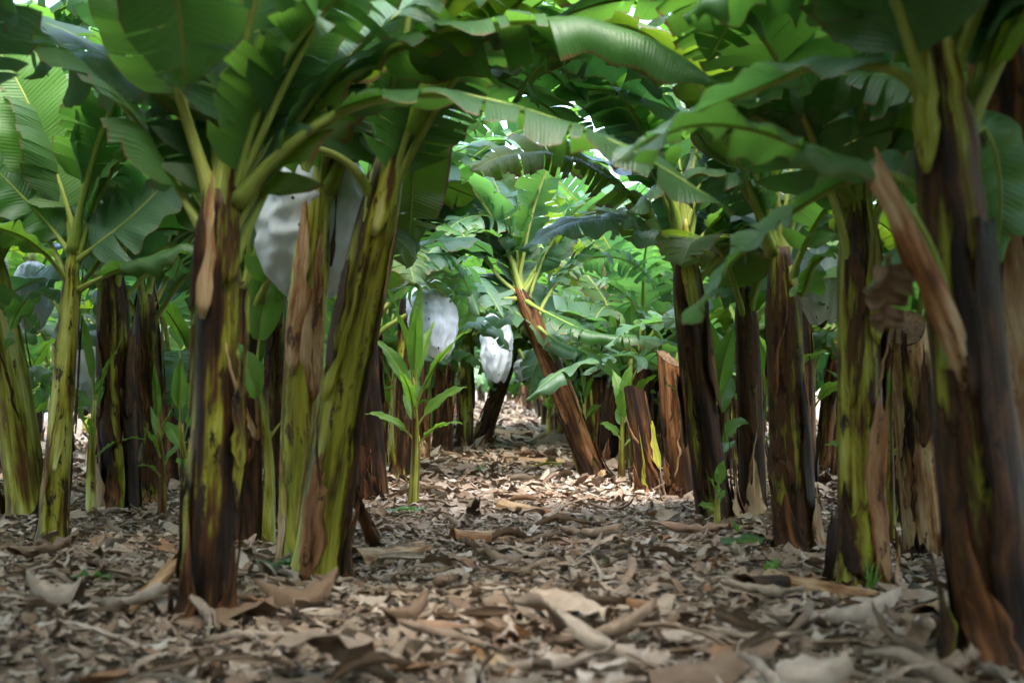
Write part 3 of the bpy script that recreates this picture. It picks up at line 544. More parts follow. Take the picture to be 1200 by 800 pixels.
pl(r, b, [(1090, 80, d), (1050, 30, d + .1), (990, -10, d + .2), (900, -20, d + .3), (800, 20, d + .4)], 0.5, 'leaf', petiole=0.2, fold=18, droop=80, tears=8, seed=814, r0=0.026)
pl(r, b, [(1100, 60, d), (1110, -20, d), (1120, -120, d + .1), (1130, -220, d + .2)], 0.5, 'leaf', up=TOCAM, petiole=0.3, fold=20, droop=30, tears=2, seed=815, r0=0.034)
pl(r, b, [(1104, 100, d), (1140, 20, d + .1), (1200, -50, d + .2), (1290, -80, d + .2)], 0.5, 'leaf', petiole=0.25, fold=18, droop=60, tears=4, seed=816, r0=0.03)
pl(r, b, [(1130, 170, d + .1), (1150, 150, d + .2), (1168, 190, d + .3), (1172, 260, d + .35), (1160, 330, d + .4)], 0.24, 'leaf', up=TOCAM, petiole=0.2, fold=10, droop=40, tears=2, seed=817, r0=0.02)
# dead leaf stalk: brown, trough shaped, hanging from the same trunk
spd = StemPath([P(1146, 500, d + .02) - b, P(1112, 390, d - .11) - b, P(1072, 300, d - .16) - b, P(1030, 215, d - .2) - b], 0.030, 0.036)
sheath(spd, r, 'st_tan', -1.5, 2.4, 0.03, 1.0, 0.004, 0.0, 818, 20, 11, 0.05, 0.05, name='dead_leaf_stalk')
pl(r, b, [(1040, 300, d - .1), (1042, 330, d - .05), (1038, 360, d - .02), (1034, 392, d)], 0.13, 'leaf_dry', rib='rib_dry', up=TOCAM, petiole=0.1, fold=30, droop=60, tears=2, seed=820, r0=0.008)
r, sp, b, d = hero_stem('banana plant sheathed in rusty brown dead stalks beside the thickest trunk', (1238, 760), (1172, -40), 0.11, 0.095, core='st_dark', seed=83, n_sheath=3, mats=('st_red', 'st_red', 'st_dark'), d=4.75)
sheath(sp, r, 'st_red', -2.0, 1.5, 0.45, 1.0, 0.02, 0.0, 831, 18, 10, 0.1, 0.05); sheath(sp, r, 'st_tan', -2.3, 0.8, 0.25, 0.72, 0.03, 0.02, 832, 16, 8, 0.3, 0.05)
sheath(sp, r, 'st_red', -2.7, 0.5, 0.70, 0.92, 0.05, -0.02, 833, 12, 6, 0.3, 0.05)
crown(r, sp, 831, 6, 1.9, 0.55, e_lo=35)

for root, sp, sd_, b in HEROES:                       # leaves above and behind the ones placed by eye
    if 5.8 < b[1] < 17:
        for q in range(2 if b[1] < 7 else 1):
            R_ = np.random.RandomState(6000 + sd_ + 7 * q); az = (0.0 if b[0] < 0 else math.pi) + R_.uniform(-0.7, 0.7); p_ = sp.at(0.97)[0]
            add_leaf(root, arc_ctrl(p_, az, R_.uniform(66, 84), R_.uniform(1.9, 2.4), R_.uniform(50, 95), 8, R_.uniform(-.3, .3)), R_.uniform(0.52, 0.68), ('leaf', 'leaf_blue', 'leaf')[q], petiole=0.17, fold=R_.uniform(12, 26), droop=R_.uniform(15, 50), tears=int(R_.choice([5, 12, 22])), shred=0.24, seed=6000 + sd_ + q, r0=0.026, rbase=1.8, roll=R_.uniform(-25, 25))
    if b[1] < 7.5: crown(root, sp, 7000 + sd_, 7, 2.1, 0.62, e_hi=80, e_lo=32, sag_mul=0.55, joined=True, skip=(lambda a: math.sin(a) < -0.1) if b[0] < 0 else None)
    crown(root, sp, 5000 + sd_, 5, 1.9, 0.56, e_hi=84, e_lo=50 if b[1] < 7 else 30, skip=lambda a: math.sin(a) < -0.2)

for root, sp, sd_, b in HEROES:                       # broad leaves bowed over the lane
    if sd_ in (51, 52, 71, 74):
        for q in range(3):
            R_ = np.random.RandomState(8000 + sd_ + 5 * q); az = (0.0 if b[0] < 0 else math.pi) + (-0.5, 0.1, 0.6)[q]; p_ = sp.at(0.96)[0]
            add_leaf(root, arc_ctrl(p_, az, 84 - 6 * q, 2.5, 70 + 12 * q, 8, 0.1), 0.66, ('leaf_blue', 'leaf')[q % 2], petiole=0.15, fold=16, droop=40, tears=24, shred=0.3, seed=8000 + sd_ + q, nseg=56, r0=0.028, rbase=1.8)

# ------------------------------------------------------------------ bags
def bag(label, px0, px1, py0, py1, d, seed, stalk_to=None, lean=0.0):
    R = np.random.RandomState(seed); top = P((px0 + px1) / 2, py0, d); bot = P((px0 + px1) / 2, py1, d)
    H = top[2] - bot[2]; rad = (px1 - px0) / 2 * d / FPX
    root = empty('fruit_cover_bag', bot, label, 'bag')
    n, k = 48, 64; a = np.linspace(0, 2 * math.pi, k, endpoint=False); u = np.linspace(0, 1, n)
    prof = np.interp(u, [0, 0.04, 0.15, 0.35, 0.6, 0.8, 0.92, 1.0], [0.50, 0.62, 0.82, 0.97, 1.0, 0.90, 0.62, 0.16])
    ph = R.rand(8) * 6.28
    V = []
    for i in range(n):
        for j in range(k):
            pl_ = 0.05 * math.sin(5 * a[j] + ph[0] + 2 * u[i]) * (1.2 - u[i]) + 0.035 * math.sin(9 * a[j] + ph[1] - 5 * u[i]) + 0.10 * (u[i] > 0.7) * (u[i] - 0.7) / 0.3 * math.sin(13 * a[j] + ph[2])
            pl_ += 0.09 * mnoise.noise(Vector((math.cos(a[j]) * 1.7 + seed, math.sin(a[j]) * 1.7, u[i] * 4))) + 0.05 * (1 - 3 * abs(mnoise.noise(Vector((math.cos(a[j]) * 1.6 + seed + u[i], math.sin(a[j]) * 1.6 + 2 * u[i], u[i] * 5)))))  + 0.025 * (1 - 3 * abs(mnoise.noise(Vector((math.cos(a[j]) * 4 - seed, math.sin(a[j]) * 4 + 3 * u[i], u[i] * 9)))))
            rr = rad * prof[i] * (0.97 + pl_)
            V.append((rr * math.cos(a[j]) + lean * u[i], rr * math.sin(a[j]) * 0.9, u[i] * H + 0.02 * math.sin(3 * a[j] + ph[3]) * (1 - u[i]) * (H / 0.6)))
    F = [(i * k + j, i * k + (j + 1) % k, (i + 1) * k + (j + 1) % k, (i + 1) * k + j) for i in range(n - 1) for j in range(k)]
    uv = np.stack([np.tile(np.abs(a - math.pi) * 0.26, n), np.repeat(u * H, k)], 1)
    mesh_obj('bag_film', V, F, M['bag'], root, uv)
    tp, tf, tu = tube(np.array([(lean, 0, H * 0.93), (lean, 0, H * 0.97), (lean, 0, H)]), np.full(3, rad * 0.24), 12, 1.0, up=(0, 1, 0)); mesh_obj('tie_band', tp, tf, M['rib_dry'], root, tu)
    st = [np.array((lean, 0, H * 0.6)), np.array((lean, 0, H * 1.02))] + ([np.asarray(stalk_to) - bot] if stalk_to is not None else [np.array((lean - 0.05, 0.15, H + 0.12))])
    ps, _ = spline(st, 14); tv, tf, tu = tube(ps, np.linspace(0.022, 0.03, 14), 9, 1.0, up=(0, 1, 0)); mesh_obj('bunch_stalk', tv, tf, M['rib'], root, tu)
    ps, _ = spline([(lean * 0.3, 0, 0.12), (0, 0, 0.03), (0.01, 0.0, -0.035)], 8); tv, tf, tu = tube(ps, np.array([.03, .05, .055, .06, .055, .045, .03, .012]), 10, 1.0, up=(0, 1, 0)); mesh_obj('flower_bud', tv, tf, M['st_red'], root, tu)
    return root
bag('large plain white fruit bag partly hidden behind the tan peeling stem', 302, 430, 165, 342, 7.1, 1)
bag('white plastic fruit bag dotted with small holes, hanging beside the path', 482, 540, 326, 418, 11.6, 2, lean=-0.05)
bag('greyish narrow fruit bag with many holes above the leaning dark stem', 563, 601, 364, 446, 16.5, 3)
bag('tiny white fruit bag farthest off, beside the greyish narrow bag', 602, 624, 420, 446, 20.0, 4)
bag('white fruit bag hanging low next to the nearly black stem', 80, 118, 388, 482, 11.2, 5)
bag('white fruit bag behind the young plant with large fresh leaf', 14, 62, 305, 385, 10.5, 6)
bag('crumpled grey-white fruit bag behind the straight lime-blotched stem', 938, 986, 285, 378, 9.4, 7)
bag('small white fruit bag half hidden behind the brown-black paired stem', 190, 222, 372, 428, 14.5, 8)

# ------------------------------------------------------------------ suckers (young shoots)
def sucker_parts(root, seed, h, nl, wl=0.13, joined=False, spread=1.0):
    R = np.random.RandomState(seed); sp = StemPath([(0, 0, -0.03), (0.01 * R.randn(), 0.01 * R.randn(), h * 0.5), (0.03 * R.randn(), 0.03 * R.randn(), h)], 0.035 * (h / 0.6) ** 0.5, 0.014)
    stem_core(sp, root, 'st_pale', seed, k=10, n=12)
    az = R.rand() * 6
    for q in range(nl):
        az += 2.3 + 0.5 * R.randn(); f = q / max(1, nl - 1); t = 0.98 - 0.5 * f; p, _, _, _ = sp.at(t)
        L = h * R.uniform(0.6, 0.9) * (1 - 0.3 * f)
        add_leaf(root, arc_ctrl(p, az, 86 - 38 * f, L, (15 + 45 * f) * spread, 6, R.uniform(-.3, .3)), wl * R.uniform(0.8, 1.2) * (1 - 0.35 * f), 'leaf_young', 'rib', joined, petiole=0.22, fold=24, droop=35, tears=0, seed=seed * 7 + q, nseg=20, J=3, r0=0.010, ripple=0.006, lance=True, up=(0.25 * math.sin(seed), -0.6, 0.6) if q % 2 == 0 else (0, 0, 1))
def hero_sucker(label, px, py, h, nl, seed, wl):
    b = base_at(px, py); r = empty('banana_sucker', b, label, 'sucker'); sucker_parts(r, seed, h, nl, wl); return r
hero_sucker('bright green banana sucker with pointed leaves in front of the dotted bag', 484, 597, 0.92, 12, 3, 0.11)
hero_sucker('banana sucker with one broad bright upright leaf between olive and tan stems', 314, 642, 0.95, 5, 8, 0.20)
hero_sucker('tall banana sucker with broad leaves against the dark stem across the path', 838, 606, 0.72, 6, 11, 0.20)
hero_sucker('small two-leaved banana seedling in litter in front of the dark stems', 842, 620, 0.22, 5, 13, 0.07)
hero_sucker('slim green banana sucker just behind the cut orange-green stump', 728, 560, 0.62, 6, 17, 0.15)
hero_sucker('thin sucker with narrow blades beside the brown-black paired stem', 190, 606, 0.55, 6, 19, 0.05)
hero_sucker('thin pale sucker beside the young plant, narrow leaves over the low bag', 107, 606, 0.75, 6, 21, 0.07)
hero_sucker('round-leaved small sucker hugging the front olive stem', 216, 610, 0.62, 4, 25, 0.12)
hero_sucker('pale green sucker in the gap beside the cut stump with open top', 1042, 640, 0.85, 7, 28, 0.10)
hero_sucker('slender sucker rising behind the second dark stem', 893, 596, 0.75, 6, 31, 0.14)

# ------------------------------------------------------------------ rows of further plants
def make_proto(seed, h, lean, r0=0.11, nl=9, L=1.9, W=0.55, core='st_green', mats=('st_dark', 'st_red', 'st_green')):
    R = np.random.RandomState(seed); root = empty('banana_plant', (0, 0, 0))
    a = R.rand() * 6.28
    sp = StemPath([(0, 0, -0.05), (lean * .35 * math.cos(a), lean * .35 * math.sin(a), h * .5), (lean * math.cos(a), lean * math.sin(a), h)], r0, r0 * 0.8)
    sp.taper = 0.5
    stem_core(sp, root, core, seed, k=14, n=18); dress(sp, root, seed, mats, 4, True, 7, 9)
    crown(root, sp, seed, nl, L, W, joined=True, nseg=36, J=4, e_lo=20 if h > 1.7 else 4, shred=0.28)
    return root
PROTO = [make_proto(100 + q, h, ln, r0, nl, L, W, c) for q, (h, ln, r0, nl, L, W, c) in enumerate((
    (1.35, .08, .105, 11, 2.0, .60, 'st_green'), (1.3, .25, .11, 11, 2.0, .58, 'st_dark'), (1.9, .1, .12, 10, 2.1, .62, 'st_red'), (1.15, .15, .10, 10, 1.9, .55, 'st_green'),
    (1.4, .35, .11, 11, 2.1, .6, 'st_dark'), (2.0, .05, .115, 10, 2.2, .65, 'st_green'), (1.05, .1, .09, 9, 1.8, .55, 'st_red'), (1.45, .2, .115, 11, 2.1, .58, 'st_dark')))]
SPROTO = []
for q in range(4):
    r = empty('banana_sucker', (0, 0, 0)); sucker_parts(r, 200 + q, (0.5, 0.75, 1.0, 0.62)[q], 7, (0.12, .16, .2, .1)[q], joined=True); SPROTO.append(r)
PROTO += [make_proto(150, 1.15, .12, .075, 6, 1.7, .5, 'st_dark'), make_proto(151, 1.25, .2, .08, 6, 1.7, .5, 'st_red'), make_proto(152, 1.0, .15, .07, 5, 1.6, .48, 'st_dark')]
used = [False] * len(PROTO); sused = [False] * len(SPROTO)
def put(protos, flags, q, x, y, rz, sc, label, cat, group):
    if flags[q]: o = copy_tree(protos[q])
    else: o = protos[q]; flags[q] = True
    o.location = (x, y, G(x, y)); o.rotation_euler = (0, 0, rz); o.scale = (sc, sc, sc); tag(o, label, cat, group); return o
R2 = random.Random(21)
spots = []
def row(x0, y0, y1, step):
    y = y0
    while y < y1:
        x = x0 + R2.uniform(-0.22, 0.22)
        if abs(x) < y * 0.40 + 1.2: spots.append((x, y + R2.uniform(-0.25, 0.25)))
        y += step * R2.uniform(0.85, 1.2)
row(-1.05, 13.2, 34, 1.8); row(1.45, 14.6, 34, 1.7)
row(-1.15, 36, 84, 2.4); row(1.5, 36, 84, 2.4); row(0.2, 84, 96, 1.5); row(-0.6, 86, 96, 2); row(1.0, 85, 96, 2)
row(2.7, 9.6, 26, 1.9); row(-2.5, 11.2, 26, 1.9)
for k, x in enumerate((4.6, 5.7, 7.9, 9.0, 11.2)): row(x, 7.6 + 0.7 * k if k else 7.2, 24, 2.2)
for k, x in enumerate((-4.3, -5.5, -7.6, -8.7, -10.9)): row(x, 8.6 + 0.7 * k, 24, 2.2)
row(3.0, 28, 60, 3.0); row(-2.7, 28, 60, 3.0)
for k, x in enumerate((-14.5, -11.5, -9.2, -7.0, -5.0, 4.6, 6.6, 9.0, 11.4, 14.5)): row(x, 26 + (k * 0.9) % 2.1, 40, 3.2)
R3 = random.Random(77)
for x, y in ((-4.9, 16), (-6.6, 22), (-7.4, 22.5), (-9.2, 30), (-10.0, 31), (-5.6, 15.4), (-8.3, 26)):
    put(SPROTO, sused, R3.randrange(4), x, y, R3.uniform(0, 6.28), R3.uniform(1.2, 1.7), 'green banana sucker among the background rows on the dotted bag side', 'sucker', 'background suckers, dotted bag side')
for k in range(70):                                    # young shoots that close the view between the far stems
    y = R3.choice([R3.uniform(24, 40), R3.uniform(84, 95)]); x = R3.uniform(-0.42, 0.42) * y if y < 50 else R3.uniform(-6, 6)
    if y < 50 and -1.0 < x < 1.4: continue
    put(SPROTO, sused, R3.randrange(4), x, y, R3.uniform(0, 6.28), R3.uniform(1.3, 2.0), 'green banana sucker among the background rows on the %s side' % ('dotted bag' if x < 0 else 'cut stump'), 'sucker', 'background suckers, %s side' % ('dotted bag' if x < 0 else 'cut stump'))
for x, y in spots:
    left = x < 0
    lab = ('banana plant in the background rows on the dotted bag side of the path' if left else 'banana plant in the background rows on the cut stump side of the path')
    pq = R2.choice((0, 1, 3, 4, 6, 7, 0, 1, 4, 7, 2)); lab = {0: 'olive', 1: 'dark', 2: 'rusty', 3: 'olive', 4: 'dark', 5: 'olive', 6: 'rusty', 7: 'dark'}[pq] + '-stemmed ' + lab
    put(PROTO, used, pq, x, y, R2.uniform(0, 6.28), R2.uniform(1.05, 1.25) if abs(x) < 2 and y < 36 else R2.uniform(0.88, 1.12), lab, 'banana plant', lab.split()[0] + (' background banana plants, dotted bag side' if left else ' background banana plants, cut stump side'))
    if y < 26 and R2.random() < 0.62:
        xx, yy = x + R2.uniform(-.35, .35), y - R2.uniform(0.15, 0.4)
        put(SPROTO, sused, R2.randrange(4), xx, yy, R2.uniform(0, 6.28), R2.uniform(0.9, 1.6), 'green banana sucker among the background rows on the %s side' % ('dotted bag' if left else 'cut stump'), 'sucker', 'background suckers, %s side' % ('dotted bag' if left else 'cut stump'))
R5 = random.Random(31)
for x0, ya, yb, st in ((1.95, 13.6, 30, 1.0), (2.35, 12.2, 26, 1.2), (-1.5, 15.0, 30, 1.2), (1.7, 19, 34, 1.6), (3.3, 11.5, 24, 1.5), (-3.2, 12, 24, 1.7)):
    y = ya
    while y < yb:
        x = x0 + R5.uniform(-.15, .15); sd_ = 'dotted bag' if x < 0 else 'cut stump'; pq = 8 + R5.randrange(3)
        put(PROTO, used, pq, x, y, R5.uniform(0, 6.28), R5.uniform(0.9, 1.15), 'thin %s-stemmed banana plant crowded between the background rows, %s side' % ('rusty' if pq == 9 else 'dark', sd_), 'banana plant', 'thin %s background banana plants, %s side' % ('rusty' if pq == 9 else 'dark', sd_))
        y += st * R5.uniform(0.8, 1.25)
# plants that stand round the photographer: they shade the foreground, their leaves reach into the top of the view
for q, (x, y, rz, sc) in enumerate(((-2.3, 4.5, 0.9, 1.25), (2.3, 3.5, 2.9, 1.25), (-1.65, 2.7, 4.4, 1.25), (1.25, 1.7, 5.9, 1.25), (-1.2, 2.0, 5.2, 1.2), (-1.1, 0.2, 0.6, 1.2), (1.5, 1.0, 2.2, 1.2), (1.5, -0.8, 3.6, 1.2), (-1.1, -1.5, 1.1, 1.2), (1.5, -2.9, 0.4, 1.2), (-3.7, 7.4, 1.0, 1.2), (-4.3, 9.6, 2.0, 1.2), (3.4, 7.0, 2.4, 1.15), (-1.9, 3.6, 0.3, 1.1), (-2.6, 5.4, 2.0, 1.1), (1.75, 2.4, 1.0, 1.12), (-1.3, 1.6, 4.0, 1.15), (2.75, 5.6, 2.2, 1.1), (1.6, 0.4, 0.5, 1.15), (-1.4, -0.4, 1.5, 1.15), (3.4, 4.0, 3.0, 1.1), (-3.2, 3.2, 5.0, 1.1), (1.6, -1.8, 2.5, 1.15), (-1.3, -2.4, 2.5, 1.15))):
    put(PROTO, used, (5, 5, 2, 5, 5, 2, 5, 2, 5, 2, 5, 2, 5, 5, 2, 5, 2, 0, 5, 2, 5, 2, 5, 2)[q], x, y, rz, sc, 'banana plant beside the camera standing outside the view, only leaf ends showing', 'banana plant', 'banana plants around the viewpoint')

R4 = random.Random(12)
for x, y in ((0.1, -6.4), (0.9, -7.6), (-0.5, -8.4), (0.4, -9.8), (-0.4, -4.9)):  # unseen plants added in the open lane, blocking low sky light from behind
    put(PROTO, used, R4.randrange(8), x, y, R4.uniform(0, 6.28), 1.1, 'banana plant added across the lane behind the camera to block light, outside the view', 'banana plant', 'banana plants behind the viewpoint')
for x0 in (-6.2, -4.6, -3.0, -1.5, 1.7, 3.2, 4.8, 6.4):
    y = -11.0
    while y < 0.36 * 0 + abs(x0) * 2.2 - 2.6:
        if not (abs(x0) < 3.3 and y > -2.6):
            put(PROTO, used, R4.randrange(8), x0 + R4.uniform(-.2, .2), y, R4.uniform(0, 6.28), R4.uniform(1.0, 1.2), 'banana plant added across the lane behind the camera to block light, outside the view', 'banana plant', 'banana plants behind the viewpoint')
        y += 1.8 * R4.uniform(0.9, 1.15)

# ------------------------------------------------------------------ litter
def piece(R, L, Wd, nx=5, ny=3, curl=1.0, bend=0.4, twist=0.4):
    """a curled scrap of dry leaf: grid nx by ny, rolled about its length and bent"""
    u = np.linspace(-1, 1, nx); v = np.linspace(-1, 1, ny); X, Y = np.meshgrid(u, v, indexing='ij')
    tw = np.clip(1 - np.abs(X) ** R.uniform(2, 6) * R.uniform(0.3, 1), 0.08, 1); ca = curl * R.uniform(0.3, 1.4)
    ang = Y * ca * (1 + 0.5 * X * R.uniform(-1, 1)); rr = Wd / 2 / max(ca, 0.05)
    y = np.sin(ang) * rr * tw; z = (1 - np.cos(ang)) * rr * tw * R.choice([-1, 1, 1])
    x = X * L / 2 + R.uniform(-.1, .1, X.shape) * L / nx; z = z + bend * L * 0.3 * R.uniform(-1, 1) * (X ** 2) + twist * X * y * R.uniform(-1, 1) + R.randn(*X.shape) * 0.06 * Wd
    y = y + 0.18 * L * R.uniform(-1, 1) * X ** 2
    z = z - z.min()
    V = np.stack([x, y, z], -1).reshape(-1, 3)
    F = np.array([(i * ny + j, (i + 1) * ny + j, (i + 1) * ny + j + 1, i * ny + j + 1) for i in range(nx - 1) for j in range(ny - 1)])
    UV = np.stack([X.ravel() * L, Y.ravel() * Wd / 2 * 0.2 + R.rand()], -1)
    return V, F, UV
def litter(name, label, x_of_y, y0, y1, N, size, nx, ny, seed, zmax):
    R = np.random.RandomState(seed); T = 40
    tem = [piece(R, 1.0, R.choice([R.uniform(0.08, 0.25), R.uniform(0.25, 0.8)]), nx, ny, 1.5) for _ in range(T)]
    TV = np.stack([t[0] for t in tem]); TF = tem[0][1]; TU = np.stack([t[2] for t in tem]); nv = TV.shape[1]
    # even density on the ground over a widening strip
    y = y0 + (y1 - y0) * R.rand(N * 3); hw = x_of_y(y); keep = R.rand(N * 3) < hw / hw.max(); y = y[keep][:N]; N = len(y)
    x = (R.rand(N) * 2 - 1) * x_of_y(y); k = R.randint(0, T, N); sc = size * np.exp(R.randn(N) * 0.5); sc = np.clip(sc, size * 0.3, size * 3)
    yaw = R.rand(N) * 6.28; pit = R.randn(N) * 0.2; rol = R.randn(N) * 0.26
    v = TV[k] * sc[:, None, None]
    c, s = np.cos(rol)[:, None], np.sin(rol)[:, None]; v = np.stack([v[..., 0], v[..., 1] * c - v[..., 2] * s, v[..., 1] * s + v[..., 2] * c], -1)
    c, s = np.cos(pit)[:, None], np.sin(pit)[:, None]; v = np.stack([v[..., 0] * c + v[..., 2] * s, v[..., 1], -v[..., 0] * s + v[..., 2] * c], -1)
    c, s = np.cos(yaw)[:, None], np.sin(yaw)[:, None]; v = np.stack([v[..., 0] * c - v[..., 1] * s, v[..., 0] * s + v[..., 1] * c, v[..., 2]], -1)
    v[..., 2] -= np.minimum(v[..., 2].min(1), 0)[:, None] * 0.55
    v += np.stack([x, y, Gn(x, y) - 0.008 + R.rand(N) ** 2 * zmax], -1)[:, None]
    F = (TF[None] + (np.arange(N) * nv)[:, None, None]).reshape(-1, 4)
    me = bpy.data.meshes.new(name); V = v.reshape(-1, 3)
    me.vertices.add(len(V)); me.vertices.foreach_set('co', V.astype(np.float32).ravel())
    me.loops.add(F.size); me.loops.foreach_set('vertex_index', F.astype(np.int32).ravel())
    me.polygons.add(len(F)); me.polygons.foreach_set('loop_start', np.arange(0, F.size, 4, dtype=np.int32))
    me.polygons.foreach_set('use_smooth', np.ones(len(F), bool)); me.update(calc_edges=True)
    l = me.uv_layers.new(name='UVMap'); uv = TU[k].reshape(-1, 2) + np.repeat(R.rand(N, 2) * 50, nv, 0); l.data.foreach_set('uv', uv[F.ravel()].astype(np.float32).ravel())
    patch = 0.5 + 0.22 * np.sin(1.7 * x + 0.9 * y + seed) * np.cos(1.1 * y - 0.6 * x)
    tint = np.clip(0.06 + 0.25 * patch + 0.75 * R.beta(2.2, 1.7, N), 0, 0.93); tint[R.rand(N) < 0.03] = 1.0
    at = me.attributes.new('tint', 'FLOAT', 'POINT'); at.data.foreach_set('value', np.repeat(tint, nv).astype(np.float32))
    me.materials.append(M['litter']); o = bpy.data.objects.new(name, me); COL.objects.link(o)
    o['kind'] = 'stuff'; o['label'] = label; o['category'] = 'leaf litter'
wid = lambda y: 0.40 * y + 0.9
litter('leaf_litter', 'small crumbled dry leaf scraps covering the near ground', wid, 2.6, 10.5, 42000, 0.058, 5, 4, 1, 0.045)
litter('leaf_litter', 'fine dry leaf crumbs and shreds between the larger scraps', wid, 2.6, 14, 60000, 0.034, 4, 2, 4, 0.055)
litter('leaf_litter', 'dry tan leaf litter covering the path between the rows', wid, 10.5, 20, 36000, 0.085, 4, 3, 2, 0.045)
litter('leaf_litter', 'pale dry leaf litter on the far stretch of path', lambda y: np.minimum(0.3 * y, 7.5), 20, 85, 30000, 0.20, 4, 2, 3, 0.05)

# larger fallen leaves and sheaths lying loose, one object each
Rf = np.random.RandomState(5)
tmpl = []
for q in range(26):
    V, F, UV = piece(Rf, Rf.uniform(0.22, 0.6), Rf.uniform(0.05, 0.20), 12, 6, 2.4, 0.5, 0.8)
    ob = mesh_obj('fallen_leaf', V, [tuple(f) for f in F], M['fallen'], None, UV); tmpl.append(ob)
cnt = 0; Rg = random.Random(4)
while cnt < 290:
    y = 3.6 + 15 * Rg.random() ** 1.5; x = Rg.uniform(-1, 1) * min(0.38 * y, 3.6)
    ob = tmpl[cnt] if cnt < 26 else tmpl[Rg.randrange(26)].copy()
    if cnt >= 26: COL.objects.link(ob)
    ob.location = (x, y, G(x, y) + 0.012 + Rg.random() * 0.03); ob.rotation_euler = (Rg.gauss(0, .22), Rg.gauss(0, .18), Rg.uniform(0, 6.28))
    s_ = Rg.uniform(0.4, 0.85) * (1.35 if y < 5.6 else 1); ob.scale = (s_, s_, s_)
    cl = Rg.choice((0, 0, 1, 1, 1, 2, 2, 3)); t_ = (Rg.uniform(.66, .82), Rg.uniform(.42, .6), Rg.uniform(.18, .34), Rg.uniform(.96, 1.0))[cl]; ob.color = (t_, t_, t_, 1)
    tone = ('pale beige', 'tan', 'dark brown', 'rust brown')[cl]; long_ = ob.dimensions.x * 1.0 > 0.28
    tag(ob, '%s %s dry leaf piece lying loose on the litter' % (tone, 'long curled' if long_ else 'short curled'), 'dry leaf', '%s %s dry leaf pieces on the ground' % (tone, 'long' if long_ else 'short')); cnt += 1

def lying(name, label, cat, pts, r, mat, seed, arc=3.2, th=-1.57, flat=True, lift=0.02):   # trough-shaped sheath or stalk on the ground through ground pixels (px, py[, height])
    q = []
    for p in pts:
        g = base_at(p[0], p[1]) if len(p) == 2 else P(p[0], p[1], p[2])
        q.append(g + np.array((0, 0, lift if len(p) == 2 else 0)))
    b = q[0].copy(); sp = StemPath([x - b for x in q], r, r * 0.75)
    o = sheath(sp, None, mat, (math.pi if seed % 3 else 0.3), arc, 0, 1, 0.0, 0, seed, 18, 9, 0.3, 0.05, 0.5, name=name); o.location = tuple(b); tag(o, label, cat); return o
d0 = base_at(150, 722)[1]
lying('dry_leaf_stalk', 'grey-brown dry stalk propped against the foot of the front olive stem', 'dry stalk', [(148, 722), (182, 688, d0 + .05), (216, 648, d0 + .12)], 0.035, 'st_tan', 901, 5.0)
lying('dry_leaf_stalk', 'curved brown dry stalk propped beside the leaning dark and lime stem', 'dry stalk', [(440, 640), (425, 600, 7.5), (412, 560, 7.3)], 0.04, 'st_red', 902, 5.0)
lying('dry_sheath', 'dark brown long stalk in the foreground litter pointing at camera', 'dry sheath', [(545, 722), (600, 752), (665, 778)], 0.035, 'st_tan', 903, 3.4, 1.57)
lying('dry_sheath', 'grey-violet short stalk in the foreground litter beside the dark one', 'dry sheath', [(540, 765), (575, 782), (600, 800)], 0.03, 'st_tan', 904, 3.8, 1.57)
lying('dry_sheath', 'large rusty curled sheath on litter in front of grass tuft stem', 'dry sheath', [(905, 690), (960, 700), (1030, 712)], 0.055, 'st_tan', 905, 3.6, 1.57)
lying('dry_sheath', 'dark trough-like sheath behind the large rusty curled sheath', 'dry sheath', [(1030, 690), (1075, 704), (1110, 722)], 0.05, 'st_dark', 906, 3.2, -1.57)
lying('dry_sheath', 'tan folded sheath between grass tuft stem and thickest trunk', 'dry sheath', [(1085, 735), (1108, 722), (1130, 705)], 0.05, 'st_tan', 907, 3.4, 1.57)
lying('dry_sheath', 'long pale orange sheath lying across the middle of the path', 'dry sheath', [(590, 600), (625, 606), (660, 612)], 0.06, 'st_tan', 908, 3.4, 1.57)
lying('dry_sheath', 'pale straw sheath lying along the path beside the orange one', 'dry sheath', [(620, 586), (655, 594), (700, 600)], 0.05, 'st_tan', 909, 3.0, 1.57)
lying('dry_sheath', 'broad pale dry sheath lying at the foot of leaning dark and lime stem', 'dry sheath', [(405, 668), (450, 662), (492, 652)], 0.08, 'st_tan', 910, 2.6, 1.57)
lying('dry_sheath', 'pale beige curled sheath standing in the litter near path centre', 'dry sheath', [(530, 640), (565, 640), (605, 632)], 0.07, 'st_tan', 911, 2.8, 1.57)
lying('dry_sheath', 'long tan sheath in front of the straight lime-blotched stem', 'dry sheath', [(820, 672), (850, 664), (880, 655)], 0.045, 'st_tan', 912, 3.2, 1.57)
lying('dry_sheath', 'reddish sheath heap piece in front of the lime-blotched stem', 'dry sheath', [(870, 700), (905, 696), (930, 690)], 0.06, 'st_red', 913, 3.0, 1.57)
lying('dry_sheath', 'long fallen stalk lying across the far path', 'dry sheath', [(590, 541), (630, 540), (680, 541)], 0.06, 'st_tan', 914, 4.0, 1.57)
lying('dry_sheath', 'second fallen stalk across the far path by the leaning stem', 'dry sheath', [(620, 552), (650, 550), (690, 549)], 0.05, 'st_pale', 915, 4.0, 1.57)
lying('dry_sheath', 'short pale sheath end poking up at the foot of steeply leaning stem', 'dry sheath', [(716, 568), (706, 560), (700, 552)], 0.07, 'st_tan', 916, 4.5, 1.57)
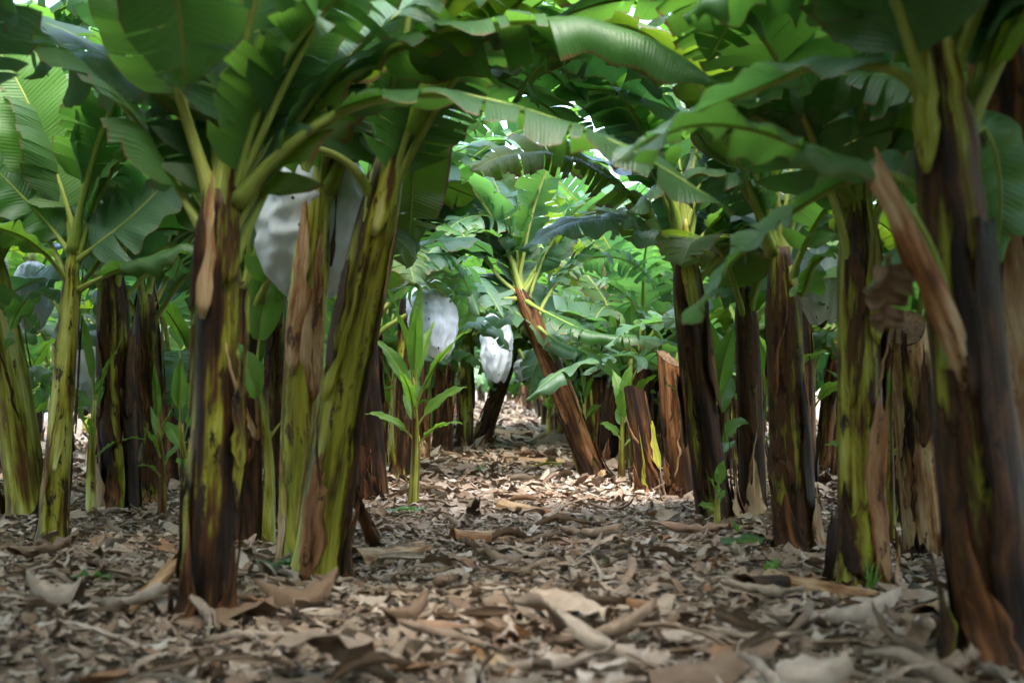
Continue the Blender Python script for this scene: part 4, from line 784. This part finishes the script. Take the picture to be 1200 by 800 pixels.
# stubs of harvested plants
def stub(label, base, top, r, mat, seed):
    hero_stem(label, base, top, r, r * 0.85, core=mat, name='banana_stump', cat='stump', seed=seed, n_sheath=1, mats=('st_red', 'st_tan'), low=False, top_cap=True, slant=0.04)
stub('low broad brown stump at the foot of brown stem by dotted bag', (438, 588), (434, 520), 0.125, 'st_red', 921)
stub('short dark stump behind the front olive stem', (292, 632), (283, 575), 0.12, 'st_red', 922)
stub('pale yellow-brown leaning stem far behind, between paired stems and olive stem', (222, 540), (188, 385), 0.10, 'st_tan', 923)
# green fallen leaves
def flat_leaf(label, pts, W, seed, mat='leaf'):
    q = [base_at(*p) + np.array((0, 0, 0.045)) for p in pts]; b = q[0].copy()
    r = empty('green_leaf_scrap', b, label, 'green leaf'); add_leaf(r, q, W, mat, origin=b, petiole=0.05, fold=12, droop=25, tears=2, seed=seed, nseg=20, J=3, r0=0.006, ripple=0.01)
flat_leaf('fallen green leaf lying in front of the straight lime-blotched stem', [(856, 648), (885, 641), (912, 640)], 0.20, 931)
flat_leaf('torn fresh green leaf lying across the far path', [(538, 552), (560, 553), (585, 556)], 0.34, 932)
flat_leaf('dark green leaf scrap lying near the front olive stem', [(78, 690), (105, 688), (132, 690)], 0.07, 933)
flat_leaf('wilted grey-green leaf at the foot of the tan stem', [(312, 676), (330, 668), (352, 672)], 0.16, 934, 'leaf_blue')
flat_leaf('dark green leaf scrap by the sucker before the dotted bag', [(455, 606), (475, 608), (500, 604)], 0.14, 935, 'leaf_blue')
flat_leaf('small upright green leaf tip in the litter near lime-blotched stem', [(900, 678), (905, 674), (908, 668)], 0.06, 936, 'leaf_young')
# grass tufts
def tuft(label, px, py, h, nb, seed, off=0.0):
    R = np.random.RandomState(seed); b = base_at(px, py); b[1] -= off; r = empty('grass_tuft', b, label, 'grass tuft')
    for q in range(nb):
        az = R.rand() * 6.28
        V, F, UV, _ = leaf_geo(arc_ctrl((0.01 * R.randn(), 0.01 * R.randn(), -0.01), az, R.uniform(65, 88), h * R.uniform(0.6, 1.1), R.uniform(20, 110), 6), 0.012, petiole=0.0, fold=20, droop=0, tears=0, nseg=10, J=1, r0=0.0015, ripple=0, seed=q)
        mesh_obj('blade', V, F, M['leaf_young'], r, UV)
tuft('small green grass tuft at the foot of upright olive and black stem', 1013, 694, 0.24, 9, 941, 0.12)
tuft('thin green sprig at the foot of the tan peeling stem', 352, 676, 0.26, 5, 942, 0.12)
tuft('green sprig in the litter before the straight lime-blotched stem', 862, 634, 0.14, 5, 943)
tuft('fine grass sprig among litter beside the thickest trunk', 1128, 768, 0.16, 6, 944)
tuft('single green shoot in the litter near path centre', 506, 668, 0.06, 3, 945)
